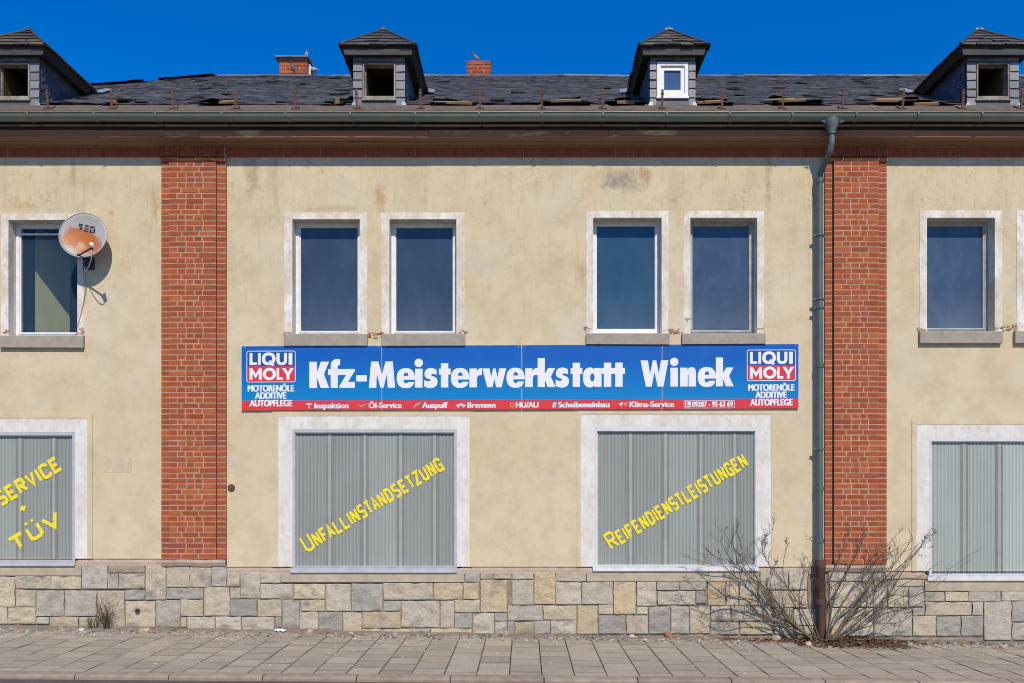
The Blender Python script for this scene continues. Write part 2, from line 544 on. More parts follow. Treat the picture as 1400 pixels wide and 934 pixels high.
def paver_mat():
    t = NT("concrete paver")
    c = t.attr()
    n1 = t.noise(3.0, 6, 0.7)
    n2 = t.noise(45, 5, 0.8)
    c = t.mix(t.ramp(n1, 0.5, 0.75, 0, 0.45), c, (0.17, 0.145, 0.125))
    c = t.mix(t.ramp(n2, 0.52, 0.70, 0, 0.6), c, (0.14, 0.12, 0.10))
    c = t.mix(t.ramp(t.noise(1.1, 5, .7, t.mapping((1, 1, 1), (5, 1, 1))), 0.5, .7, 0, .4), c, (.36, .33, .27))
    c = t.mix(t.ramp(t.noise(70, 3, 0.6, t.mapping((1, 1, 1), (3, 3, 3))), 0.66, 0.74, 0, 0.6), c, (0.42, 0.38, 0.33))
    t.bump(n2, 0.6, 0.006)
    return t.fin(c, 0.9, 0.2)


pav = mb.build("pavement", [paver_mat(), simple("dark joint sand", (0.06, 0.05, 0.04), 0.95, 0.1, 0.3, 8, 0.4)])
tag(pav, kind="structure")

mb = MB()
kx = PX(361.7, -2.7) - 1.03 * 20
rng = random.Random(4)
for k in range(46):
    a, b = kx + k * 1.03 + 0.006, kx + (k + 1) * 1.03 - 0.006
    q = rng.uniform(0.88, 1.08)
    cc = (0.30 * q, 0.245 * q, 0.19 * q)
    n = 5
    prof = [(KY0 - 0.002, -0.02), (KY0 - 0.002, 0.004), (KY0 - 0.012, 0.010), (KY1 + 0.045, 0.008), (KY1 + 0.02, 0.0), (KY1 + 0.006, -0.018), (KY1, -0.2)]
    dz = rng.uniform(-.003, .003)
    va = [(a, y, ground_z(a, y) + z + dz) for y, z in prof]
    vb = [(b, y, ground_z(b, y) + z + dz) for y, z in prof]
    fs = [(i, i + 1, len(prof) + i + 1, len(prof) + i) for i in range(len(prof) - 1)]
    mb.faces(va + vb, fs, 0, cc, False)
    mb.face(va, 0, cc); mb.face(vb, 0, cc)
kerb = mb.build("kerb", simple("kerb stone", None, 0.9, 0.2, 0.25, 6, 0.6, attr=True))
tag(kerb, kind="structure")

# ------------------------------------------------------------------ the building
bld = empty("workshop_building", (0, 0, 0))
tag(bld, "long cream plastered workshop with red brick piers, stone plinth and decayed slate roof", "building")

# upper windows: trim outer (x0,y0,x1,y1), opening (x0,y0,x1), frame/pane kinds, sill rect
UW = [
    dict(t=(-110, 292, 2 - 12, 458), skip=True),
    dict(t=(2, 292, 114.5, 459), o=(12, 301, 106), f='frame_white', g='glass_clear', sill=(-1, 459, 113.6, 475.5), room=True),
    dict(t=(388.6, 291, 502, 457), o=(400, 300, 492), f='frame_white', g='glass', sill=(388, 457.4, 502, 473)),
    dict(t=(521.7, 291, 635.3, 457), o=(532.5, 300, 624), f='frame_white', g='glass', sill=(521.5, 457.4, 636, 473)),
    dict(t=(801.5, 289, 914, 456), o=(811, 298, 904.4), f='frame_white', g='glass_blue', sill=(801.5, 456, 915.4, 471), thick=True),
    dict(t=(934, 289, 1044.5, 456), o=(943.7, 298, 1035), f='frame_grey', g='glass_dusty', sill=(932.6, 456, 1047, 470.5)),
    dict(t=(1257, 288, 1370, 453), o=(1267, 298, 1359.8), f='frame_grey', g='glass_dusty', sill=(1258, 453, 1371, 469.5)),
    dict(t=(1390, 288, 1503, 453), o=(1400, 298, 1493), f='frame_grey', g='glass_dusty', sill=(1388, 453, 1504, 469.5)),
    dict(t=(-131, 292, -18, 459), o=(-121, 301, -28), f='frame_white', g='glass', sill=(-132, 459, -17, 475.5)),
]
UW = [w for w in UW if not w.get('skip')]
# shop windows: white surround outer (x0,top,x1,bottom), frame outer, pane, bottom rail bottom, cream band outer, sill
SW = [
    dict(w=(-141, 572.6, 120, 764), f=(-121, 590.5, 103, 767.5), rail=774, band=(-150, 566, 126.7), sill=(-130, 774, 112, 787), f_m='alu', p='panel', low=764),
    dict(w=(380.8, 569, 642.3, 774.5), f=(400.3, 586.5, 624.8, 776), rail=783, band=(372.5, 563, 645.5), sill=(385, 783, 634.6, 796), f_m='alu', p='panel', low=775),
    dict(w=(794, 567, 1054, 773.5), f=(813, 584.5, 1036, 774.5), rail=781, band=(789, 562.5, 1071), sill=(802, 781, 1052, 795), f_m='alu_bright', p='panel', low=775),
    dict(w=(1252.8, 580.5, 1514, 781), f=(1270, 598.5, 1494, 787), rail=794, band=(1246.5, 575, 1520), sill=(1264, 794, 1500, 808), f_m='alu_bright', p='panel_light', low=781),
]
BAYS = [(X0, PX(222), PZ(764)), (PX(222), PX(310), PZ(764)), (PX(310), PX(1127), PZ(775)), (PX(1127), PX(1211), PZ(771)), (PX(1211), X1, PZ(781))]
WTOP = 7.3
rects = []
for w in UW:
    ox0, oy0, ox1 = w['o']
    rects.append((PX(ox0), PZ(w['t'][3]), PX(ox1), PZ(oy0)))
for w in SW:
    fx0, fy0, fx1, fy1 = w['f']
    rects.append((PX(fx0), PZ(w['low']) - 0.3, PX(fx1), PZ(fy0)))
bx = sorted({X0, X1} | {r[0] for r in rects} | {r[2] for r in rects} | {b[0] for b in BAYS})
mb = MB()
BOT = {}
for a, b in zip(bx[:-1], bx[1:]):
    mx = (a + b) / 2
    zb = [q[2] for q in BAYS if q[0] <= mx <= q[1]][0]
    cuts = sorted([(r[1], r[3]) for r in rects if r[0] < mx < r[2]])
    z = zb
    for (c0, c1) in cuts:
        if c0 > z + 1e-4:
            mb.face([(a, 0, z), (b, 0, z), (b, 0, c0), (a, 0, c0)])
        z = max(z, c1)
    mb.face([(a, 0, z), (b, 0, z), (b, 0, WTOP), (a, 0, WTOP)])
    mb.face([(a, 0, zb), (a, 0.05, zb), (b, 0.05, zb), (b, 0, zb)])
# remaining walls of the house
BD = 9.0
mb.face([(X0, 0, -0.4), (X0, 0, WTOP), (X0, BD, WTOP), (X0, BD, -0.4)])
mb.face([(X1, 0, -0.4), (X1, BD, -0.4), (X1, BD, WTOP), (X1, 0, WTOP)])
mb.face([(X0, BD, -0.4), (X0, BD, WTOP), (X1, BD, WTOP), (X1, BD, -0.4)])
# raised cream bands round the shop windows
for w in SW:
    bx0, by0, bx1 = w['band']
    wx0, wy0, wx1, wy1 = w['w']
    zb = PZ(w['low'])
    mb.ring(PX(bx0), zb, PX(bx1), PZ(by0), PX(wx0), zb, PX(wx1), PZ(wy0), -0.014, 0.0)
# thin vertical plaster edges seen beside the shop bays, faint filled-in patch of a removed plate
mb.build("plaster_wall", M['plaster'], bld)
mb = MB()
a, b = P(141, 645.5), P(180, 625.5)
mb.box((a.x, -0.004, a.z), (b.x, 0.0, b.z))
mb.build("plaster_patch", wornwhite("patched plaster", (0.60, 0.53, 0.40), (0.50, 0.40, 0.26), .8), bld)
mb = MB()
c = P(316.5, 667)
n = 14
mb.faces([(c.x, -0.02, c.z)] + [(c.x + 0.052 * math.cos(2 * math.pi * k / n), -0.013, c.z + 0.052 * math.sin(2 * math.pi * k / n)) for k in range(n)]
         + [(c.x + 0.052 * math.cos(2 * math.pi * k / n), 0, c.z + 0.052 * math.sin(2 * math.pi * k / n)) for k in range(n)],
         [(0, 1 + k, 1 + (k + 1) % n) for k in range(n)] + [(1 + k, 1 + n + k, 1 + n + (k + 1) % n, 1 + (k + 1) % n) for k in range(n)])
mb.build("wall_cap", simple("brown cap", (0.12, 0.085, 0.04), 0.8, 0.2, 0.5, 30, 0.6), bld)

# ---- plinth
STONES = []
CROPS = {
 'A': (0, """-60 155 82 320 y;85 152 280 220 t;280 152 443 222 y;450 92 590 220 g;595 92 792 133 d;592 136 650 220 b;652 137 792 220 t;798 92 908 280 t;912 95 1038 212 t;1040 95 1158 212 p;1160 95 1240 208 g;1243 136 1312 208 t;1316 130 1422 272 w;
 88 226 197 318 t;200 230 352 370 g;356 230 530 370 g;535 232 682 430 t;686 226 792 280 b;910 216 1112 276 b;1118 212 1256 368 t;1260 212 1315 275 g;-40 322 42 412 y;46 322 196 412 y;200 376 270 412 g;274 373 430 440 y;434 376 530 430 y;688 288 850 430 t;856 284 985 430 g;989 280 1112 370 t;989 375 1020 430 y;1025 374 1176 448 w;1181 373 1320 450 w;1260 280 1405 368 k;1324 374 1500 448 w;798 284 852 284 t"""),
 'B': (350, """24 136 138 188 w;24 195 204 274 w;208 195 378 276 y;384 196 518 342 w;523 192 692 342 b;698 190 968 280 t;972 187 1130 280 o;1134 187 1218 278 o;1143 128 1224 184 b;1228 130 1295 168 t;1300 130 1396 166 t;1228 172 1372 348 o;1376 312 1566 394 g;
 10 278 142 370 t;146 282 238 440 b;246 280 378 342 y;696 287 792 342 b;796 287 1002 432 w;1008 287 1084 434 t;1087 282 1224 350 y;104 373 140 430 k;240 346 342 444 w;345 346 472 450 k;476 350 578 452 t;582 346 790 436 o;582 440 852 458 y;856 438 952 464 g;956 438 1180 466 y;1085 356 1182 434 b;1187 354 1302 466 w;1306 352 1374 396 b;1306 400 1372 470 g"""),
 'C': (700, """0 128 116 168 t;120 128 236 304 o;240 128 405 180 t;0 172 118 308 w;240 186 378 306 w;382 184 550 304 w;555 184 676 360 o;682 184 788 314 w;792 180 915 228 g;918 180 1062 228 g;796 233 1004 308 w;1006 233 1062 300 k;1070 182 1166 312 o;1170 182 1238 312 y;1242 180 1340 312 t;
 172 312 352 390 y;357 312 468 468 o;472 308 552 360 y;472 366 620 466 k;625 366 743 466 t;680 320 742 360 y;748 318 864 466 k;868 318 968 466 b;972 316 1082 464 y;1087 316 1193 396 g;1198 316 1300 396 b;1085 402 1240 470 t;-24 398 12 468 k;16 400 118 468 o;120 396 208 466 b;212 394 350 468 w;1304 316 1415 396 g;1246 402 1425 470 y;1345 180 1390 312 g"""),
 'D': (1050, """-5 115 110 225 g;114 110 220 225 w;330 110 420 180 g;424 110 640 180 g;20 232 215 322 t;34 326 135 425 t;140 330 265 420 g;140 424 260 468 t;34 430 135 470 y;335 185 500 320 w;505 215 650 320 g;655 212 765 322 t;770 212 850 318 g;690 172 852 208 y;335 326 575 478 w;580 330 786 478 g;790 328 852 366 b;790 370 918 478 y;860 236 964 290 g;968 236 1092 288 y;1096 234 1270 290 g;1276 232 1440 286 w;860 294 1112 366 t;1116 292 1174 366 g;922 372 1052 478 k;1056 370 1176 478 k;1180 290 1330 500 g;1334 290 1440 400 b;1334 405 1440 500 b"""),
}
for k, (off, txt) in CROPS.items():
    for it in txt.replace("\n", "").split(";"):
        p = it.split()
        if len(p) == 5 and float(p[3]) > float(p[1]) + 8:
            x0, y0, x1, y1 = [float(q) / 4 for q in p[:4]]
            STONES.append((x0 + off, y0 + 750, x1 + off, y1 + 750, p[4]))
rng = random.Random(5)
for (xa, xb, ytop) in ((-215, -14, 789), (1411, 1980, 808)):   # continue the masonry past the picture edges
    x = xa
    while x < xb:
        w = rng.uniform(26, 48)
        y = ytop
        while y < 880:
            h = rng.choice((16, 22, 30, 36))
            STONES.append((x, y, min(x + w, xb) - 1, y + h - 1, rng.choice("tywgbok")))
            y += h
        x += w
SCOL = {'y': (0.60, 0.52, 0.375), 't': (0.55, 0.475, 0.365), 'w': (0.59, 0.53, 0.435), 'g': (0.52, 0.48, 0.41), 'b': (0.455, 0.435, 0.385),
        'k': (0.375, 0.36, 0.325), 'o': (0.575, 0.47, 0.305), 'd': (0.38, 0.33, 0.24), 'p': (0.52, 0.44, 0.355)}
mb = MB()
for (xa, xb, zt) in BAYS:      # backing (the ledge carries the projecting piers)
    pj = .052 if xb - xa < 1.2 else 0.0
    mb.face([(xa, 0.012, -0.5), (xb, 0.012, -0.5), (xb, 0.012, zt - 0.10), (xa, 0.012, zt - 0.10)], 0)
    n = max(2, int((xb - xa) / 0.05))
    low, top = [], []
    for i in range(n + 1):
        x = xa + (xb - xa) * i / n
        w = mnoise.noise(Vector((x * 3.1, 2.2, 0))) * 0.016 + mnoise.noise(Vector((x * 11, 7, 0))) * 0.008
        cut = [PZ(q['f'][3]) - zt - .004 for q in SW if PX(q['f'][0]) - .03 < x < PX(q['f'][2]) + .03]
        e = cut[0] if cut else 0.0
        low.append(((x, -0.004 - pj * .5 + w * .3, zt - 0.105 + w), (x, -0.002 - pj + w * .5, zt - 0.05 + w * .5 + e * .5), (x, 0.014 - pj * 1.2, zt - 0.008 + w * .4 + e)))
    for p, q in zip(low[:-1], low[1:]):
        mb.face([p[0], q[0], q[1], p[1]], 1); mb.face([p[1], q[1], q[2], p[2]], 1)
for si, (x0, y0, x1, y1, kd) in enumerate(STONES):
    a, b = P(x0 + 0.05, y1 - 0.0), P(x1 - 0.05, y0 + 0.0)
    q = rng.uniform(0.9, 1.1)
    base = SCOL[kd]
    cc = tuple(v * q * 0.98 for v in base)
    wdt, hgt = b.x - a.x, b.z - a.z
    nx, nz = max(4, int(wdt / 0.026)), max(4, int(hgt / 0.026))
    EX, EZ = min(.2, .007 / wdt), min(.2, .007 / hgt)
    rough = rng.choice((0.008, 0.012, 0.019))
    yf = -0.008 - rng.uniform(0, 0.010)
    vs = []
    for j in range(nz + 1):
        for i in range(nx + 1):
            u = 0 if i == 0 else (1 if i == nx else EX + (1 - 2 * EX) * (i - 1) / (nx - 2))
            v = 0 if j == 0 else (1 if j == nz else EZ + (1 - 2 * EZ) * (j - 1) / (nz - 2))
            edge = min(u * wdt, (1 - u) * wdt, v * hgt, (1 - v) * hgt)
            x, z = a.x + u * wdt, a.z + v * hgt
            if edge < 1e-6:
                x += mnoise.noise(Vector((x * 9, z * 9, si))) * 0.010
                z += mnoise.noise(Vector((x * 9, z * 9, si + 50))) * 0.010
            q3 = Vector((x * 7 + si * 3.7, z * 9, si * 1.3))
            h = mnoise.noise(q3) + 0.6 * abs(mnoise.noise(q3 * 2.3)) + 0.35 * mnoise.noise(q3 * 5)
            m = min(1, .25 + edge / 0.04)
            chip_ = max(0, mnoise.noise(Vector((x * 5 + si, z * 5, si * 2.1))) - .12) * max(0, 1 - (v * hgt) / .09)
            y = yf - rough * h * m + (0.008 if edge < 1e-6 else 0) + chip_ * .05
            vs.append((x, y, z))
    fs = [(j * (nx + 1) + i, j * (nx + 1) + i + 1, (j + 1) * (nx + 1) + i + 1, (j + 1) * (nx + 1) + i) for j in range(nz) for i in range(nx)]
    mb.faces(vs, fs, 2, cc)
mb.build("stone_plinth", [M['joint'], M['ledge'], M['stone']], bld)

mb = MB()
c = P(189, 835)
n = 12
mb.faces([(c.x, -0.034, c.z)] + [(c.x + .024 * math.cos(6.2832 * k / n), -0.036, c.z + .026 * math.sin(6.2832 * k / n)) for k in range(n)], [(0, 1 + k, 1 + (k + 1) % n) for k in range(n)])
mb.faces([(c.x + r_ * math.cos(6.2832 * k / n), y_, c.z + r_ * math.sin(6.2832 * k / n)) for (r_, y_) in ((.024, -.036), (.032, -.040), (.034, -.01)) for k in range(n)], [(q * n + k, q * n + (k + 1) % n, (q + 1) * n + (k + 1) % n, (q + 1) * n + k) for q in (0, 1) for k in range(n)])
mb.build('drain_hole', simple('dark drain hole', (.05, .045, .04), .9, .2, .3, 20, .2), bld)

# ---- bricks
RED = [(0.34, 0.074, 0.038), (0.36, 0.080, 0.042), (0.33, 0.070, 0.038), (0.35, 0.080, 0.043), (0.37, 0.084, 0.042), (0.34, 0.074, 0.040), (0.40, 0.100, 0.043), (0.29, 0.074, 0.050), (0.35, 0.090, 0.052)]


def brickface(mb, x0, z0, x1, z1, yf, depth, c, jit=0.0018):
    r = brickrng
    j = lambda: r.uniform(-jit, jit)
    o = [(x0 + j(), yf + depth, z0 + j()), (x1 + j(), yf + depth, z0 + j()), (x1 + j(), yf + depth, z1 + j()), (x0 + j(), yf + depth, z1 + j())]
    e = 0.003
    dy = r.uniform(-0.003, 0.002)
    f = [(o[0][0] + e, yf + dy, o[0][2] + e), (o[1][0] - e, yf + dy, o[1][2] + e), (o[2][0] - e, yf + dy, o[2][2] - e), (o[3][0] + e, yf + dy, o[3][2] - e)]
    mb.faces(o + f, [(4, 5, 6, 7)] + [(i, (i + 1) % 4, 4 + (i + 1) % 4, 4 + i) for i in range(4)], 0, c)


brickrng = random.Random(21)


def bcol(dark=1.0):
    c = brickrng.choice(RED)
    q = brickrng.uniform(0.86, 1.1) * dark
    return (c[0] * q, c[1] * q * 1.16, c[2] * q * .92)


def pier(strips, ytop, ybot):
    """strips: (px0, px1, y front, kind)"""
    mb = MB()
    z0, z1 = PZ(ybot), PZ(ytop)
    n = round((z1 - z0) / 0.0765)
    ch = (z1 - z0) / n
    J = 0.0115
    for (xa, xb, yf, kind) in strips:
        a, b = PX(xa), PX(xb)
        mb.box((a, yf + 0.0022, z0), (b, 0.0, z1), 1)
        for i in range(n):
            za, zb = z0 + i * ch + J / 2, z0 + (i + 1) * ch - J / 2
            w = b - a
            if kind == 'side':
                cuts = [0, w]
            else:
                r = i % 4
                if r == 0: cuts = [0, .175, .42, w]
                elif r == 1: cuts = [0, .12, .24, .36, .48, w]
                elif r == 2: cuts = [0, .25, .37, .49, w] if brickrng.random() < .5 else [0, .24, .49, w]
                else: cuts = [0, .115, .235, .355, .47, w]
                cuts = [q + (brickrng.uniform(-.008, .008) if 0 < q < w else 0) for q in cuts]
            for p, q in zip(cuts[:-1], cuts[1:]):
                e0 = 0.0 if p == 0 else J / 2
                e1 = 0.0 if q == w else J / 2
                brickface(mb, a + p + e0, za, a + q - e1, zb, yf, 0.006, bcol())
                # return faces at the exposed corners
        for i in range(n):
            za, zb = z0 + i * ch + J / 2, z0 + (i + 1) * ch - J / 2
            for xx, sgn in ((a, -1), (b, 1)):
                mb.face([(xx + sgn * 0.002, yf + 0.004, za), (xx + sgn * 0.002, 0, za), (xx + sgn * 0.002, 0, zb), (xx + sgn * 0.002, yf + 0.004, zb)], 0, bcol())
    return mb.build("brick_pier", [M['brick'], M['mortar']], bld)


pier([(222, 232.7, -0.034, 'side'), (233.2, 296.8, -0.052, 'mid'), (297.6, 310, -0.034, 'side')], 222, 764)
pier([(1127, 1136.5, -0.03, 'side'), (1138.3, 1199, -0.066, 'mid'), (1199.7, 1211, -0.03, 'side')], 222, 771)

mb = MB()
z0, z1 = PZ(215.5), PZ(196)
mb.box((X0, -0.02, z0), (X1, 0.0, z1), 1)
x = X0 + 0.01
while x < X1 - 0.1:
    w = brickrng.choice((0.068, 0.068, 0.068, 0.115, 0.14))
    j = brickrng.choice((0.003, 0.003, 0.004, 0.008))
    brickface(mb, x, z0 + 0.002, x + w - j, z1 - 0.002, -0.027, 0.0065, tuple(.35 * a_ + .65 * b_ for a_, b_ in zip(bcol(1.0), (.34, .078, .046))))
    x += w
for (xa, xb) in ((222, 310), (1127, 1211)):
    a, b = PX(xa), PX(xb)
    zt, zb = PZ(196), PZ(215)
    mb.box((a + .002, -0.075, zb + 0.001), (b - .002, -0.03, zt), 1)
    x = a + .002
    while x < b - 0.03:
        w = min(0.07, b - .002 - x)
        brickface(mb, x, zb + 0.002, x + w - 0.004, zt - 0.002, -0.082, 0.0065, bcol(0.85))
        x += w
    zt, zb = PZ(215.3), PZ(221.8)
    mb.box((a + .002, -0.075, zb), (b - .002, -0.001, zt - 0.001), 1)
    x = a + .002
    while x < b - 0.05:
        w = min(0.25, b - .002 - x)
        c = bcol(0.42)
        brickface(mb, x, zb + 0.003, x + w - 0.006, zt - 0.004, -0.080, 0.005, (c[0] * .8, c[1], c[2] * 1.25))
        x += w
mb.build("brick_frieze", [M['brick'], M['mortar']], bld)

# ---- eave boards
ZS0 = PZ(203, -0.03); ZS1 = PZ(187.5, -0.27)
mb = MB()
mb.face([(X0 - .3, 0.0, ZS0), (X1 + .3, 0.0, ZS0), (X1 + .3, -0.255, ZS1 + 0.004), (X0 - .3, -0.255, ZS1 + 0.004)])
for q in (-0.09, -0.17):
    zz = ZS0 + (ZS1 - ZS0) * (-q / 0.255)
    mb.box((X0 - .3, q - .004, zz - .006), (X1 + .3, q + .004, zz + .01))
mb.build("soffit", M['soffit'], bld)
ZF = PZ(178.5, -0.27)
mb = MB()
x = X0 - .32
rng = random.Random(9)
while x < X1 + .3:
    w = rng.uniform(1.4, 3.4)
    d = rng.uniform(-.004, .004)
    mb.box((x, -0.28 + d, ZS1 - 0.004 + d), (x + w - .004, -0.256, ZF + d * 2))
    x += w
mb.build("fascia", M['fascia'], bld)
mb = MB()
mb.box((X0 - .3, -0.235, ZF - 0.02), (X1 + .3, -0.20, 7.36))
mb.build("eave_board", M['darkwood'], bld)

# ---- roof
RY, RZ, RS = -0.32, 7.35, 0.589
RIDGE_Y = 4.5
CORN_L, RIDGE_L = -9.80, PX(291, RIDGE_Y)
CORN_R, RIDGE_R = 13.9, 10.6


def roof_z(y):
    return RZ + RS * (y - RY)


RIDGE_Z = roof_z(RIDGE_Y)
DORM = [dict(cx=PX(62, .05) - 0.545, hw=0.545), dict(cx=PX(516, .05), hw=0.545), dict(cx=PX(922, .05), hw=0.50, white=True), dict(cx=PX(1313, .05) + 0.545, hw=0.545)]
DY = 0.2                       # dormer front wall
HOLES = []                     # (px0, px1, t0, t1) in photo columns and slope distance in plan
for (pa, pb, ta, tb) in ((140, 182, .55, 1.0), (268, 338, .5, 1.12), (438, 484, .5, 1.2), (588, 655, .5, 1.0), (742, 804, .48, 1.2), (833, 874, .5, 1.2),
                         (951, 990, .5, 1.15), (1054, 1116, .48, 1.2), (1196, 1254, .55, 1.35), (1245, 1290, .5, .85)):
    HOLES.append((PX(pa, RY + ta), PX(pb, RY + tb), RY + ta, RY + tb))


def in_hole(x, y):
    for (a, b, ya, yb) in HOLES:
        m = (a + b) / 2
        top = yb - (yb - ya) * 0.6 * abs((x - m) / ((b - a) / 2)) ** 2
        if a < x < b and ya - 0.02 < y < top:
            return True
    for d in DORM:
        if abs(x - d['cx']) < 0.33 and DY + 0.05 < y < 1.45:
            return True
    return False


def hip_x(y, cl, rl):
    return cl + (rl - cl) * (y - RY) / (RIDGE_Y - RY)


rng = random.Random(31)
mb_deck, mb_sl = MB(), MB()
nrm = Vector((0, -RS, 1)).normalized()
T_STRIP = 0.62
dy = 0.112
y = RY
row = 0
while y < RIDGE_Y - 1e-4:
    y1 = min(y + dy, RIDGE_Y)
    xl, xr = hip_x((y + y1) / 2, CORN_L, RIDGE_L), hip_x((y + y1) / 2, CORN_R, RIDGE_R)
    x = xl + (0.11 if row % 2 else 0) - 0.2
    ss = 0.0
    while x < xr:
        w = 0.20 + rng.uniform(-0.05, 0.05)
        a, b = max(x, xl), min(x + w, xr)
        x += w
        if b - a < 0.02:
            continue
        m = (a + b) / 2
        if in_hole(m, (y + y1) / 2):
            continue
        mb_deck.face([(a, y, roof_z(y) - .03), (b, y, roof_z(y) - .03), (b, y1, roof_z(y1) - .03), (a, y1, roof_z(y1) - .03)])
        if (y + y1) / 2 < RY + T_STRIP - .03:
            continue
        wavy = 0.014 * mnoise.noise(Vector((m * .9, y * 1.4, 0))) + 0.008 * mnoise.noise(Vector((m * 3, y * 4, 3)))
        first = y < RY + T_STRIP + dy
        lift = rng.uniform(0.007, 0.013) + (rng.uniform(0.0, 0.025) if first and rng.random() < .4 else 0) + (0.018 if rng.random() < 0.015 else 0)
        tilt = rng.uniform(-0.004, 0.004)
        ov = 0.05
        off = lambda h: nrm * (h + wavy)
        yl = y - ov * 0.4 + rng.uniform(-0.012, 0.012)
        p0 = Vector((a, yl, roof_z(yl))) + off(lift + tilt)
        p1 = Vector((b, yl - 0.02, roof_z(yl - 0.02))) + off(lift - tilt)
        p2 = Vector((b, y1 + .03, roof_z(y1 + .03))) + off(0.0)
        p3 = Vector((a, y1 + .03, roof_z(y1 + .03))) + off(0.0)
        g = rng.uniform(0.78, 1.2)
        if rng.random() < .05: g *= 1.35
        base = (0.097 * g, 0.100 * g, 0.103 * g)
        if rng.random() < 0.04 or (first and rng.random() < .3): base = (0.10 * g, 0.078 * g, 0.058 * g)
        mb_sl.face([p0, p1, p2, p3], 0, base)
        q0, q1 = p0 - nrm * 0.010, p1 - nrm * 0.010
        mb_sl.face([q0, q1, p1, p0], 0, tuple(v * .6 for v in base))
        mb_sl.face([q0, p0, p3, p3 - nrm * .02], 0, base)
        mb_sl.face([p1, q1, p2 - nrm * .02, p2], 0, base)
    y = y1
    row += 1
# other three roof planes
BY = BD + 0.32
for f in ([(CORN_L, RY, RZ), (RIDGE_L, RIDGE_Y, RIDGE_Z), (CORN_L, BY, RZ)], [(CORN_R, RY, RZ), (CORN_R, BY, RZ), (RIDGE_R, RIDGE_Y, RIDGE_Z)],
          [(CORN_L, BY, RZ), (RIDGE_L, RIDGE_Y, RIDGE_Z), (RIDGE_R, RIDGE_Y, RIDGE_Z), (CORN_R, BY, RZ)]):
    mb_deck.face([Vector(p) - Vector((0, 0, .03)) for p in f])
mb_deck.face([(X0, 0.0, 7.0), (X1, 0.0, 7.0), (X1, BD, 7.0), (X0, BD, 7.0)])
roof = mb_deck.build("roof", simple("old roof boarding", (0.045, 0.036, 0.028), 0.95, 0.1, 0.3, 4, 0.2), bld)
# hip and ridge caps
x = RIDGE_L
while x < RIDGE_R:
    w = rng.uniform(0.25, 0.4)
    z = RIDGE_Z + 0.015 + 0.012 * mnoise.noise(Vector((x * 0.7, 0, 0))) + rng.uniform(-.004, .004)
    g = rng.uniform(0.7, 1.6)
    cc = (0.15 * g, 0.152 * g, 0.155 * g)
    mb_sl.face([(x, RIDGE_Y - .16, z - .095), (x + w, RIDGE_Y - .16, z - .095), (x + w, RIDGE_Y, z + .01), (x, RIDGE_Y, z + .01)], 0, cc)
    mb_sl.face([(x, RIDGE_Y, z + .01), (x + w, RIDGE_Y, z + .01), (x + w, RIDGE_Y + .16, z - .095), (x, RIDGE_Y + .16, z - .095)], 0, cc)
    x += w
N = 22
for i in range(N):
    if i in (17,):
        continue
    a, b = i / N, (i + 1.05) / N
    for (cl, rl) in ((CORN_L, RIDGE_L), (CORN_R, RIDGE_R)):
        pa = Vector((cl + (rl - cl) * a, RY + (RIDGE_Y - RY) * a, RZ + (RIDGE_Z - RZ) * a))
        pb = Vector((cl + (rl - cl) * b, RY + (RIDGE_Y - RY) * b, RZ + (RIDGE_Z - RZ) * b))
        up = Vector((0, 0, 0.035 + rng.uniform(0, .015)))
        s = Vector((0.14, -0.12, -.05)) if cl < 0 else Vector((-0.14, -0.12, -.05))
        cc = (0.045, 0.045, 0.048)
        mb_sl.face([pa + up, pb + up, pb + up + s, pa + up + s], 0, cc)
        mb_sl.face([pa + up, pb + up, pb - Vector((0, 0, .02)), pa - Vector((0, 0, .02))], 0, cc)
mb_sl.build("slate_covering", M['slate'], roof)
# felt strip along the eave
mb = MB()
n = 900
L = []
for i in range(n + 1):
    x = CORN_L + (CORN_R - CORN_L) * i / n
    w = mnoise.noise(Vector((x * 2.3, 1, 0))) * 0.008
    t1 = (T_STRIP + 0.05 if not any(h[0] < CORN_L + (CORN_R - CORN_L) * i / n < h[1] for h in HOLES) else .50) + mnoise.noise(Vector((x * 3.1, 4, 0))) * 0.05
    L.append([(x, RY - .03, roof_z(RY - .03) - .03), (x, RY - .03, roof_z(RY - .03) + w * .5), (x, RY + t1 * .5, roof_z(RY + t1 * .5) + 0.006 + w), (x, RY + t1, roof_z(RY + t1) - .012)])
for p, q in zip(L[:-1], L[1:]):
    for k in range(3):
        mb.face([p[k], q[k], q[k + 1], p[k + 1]], 0, None, True)
mb.build("eave_strip", M['felt'], roof)
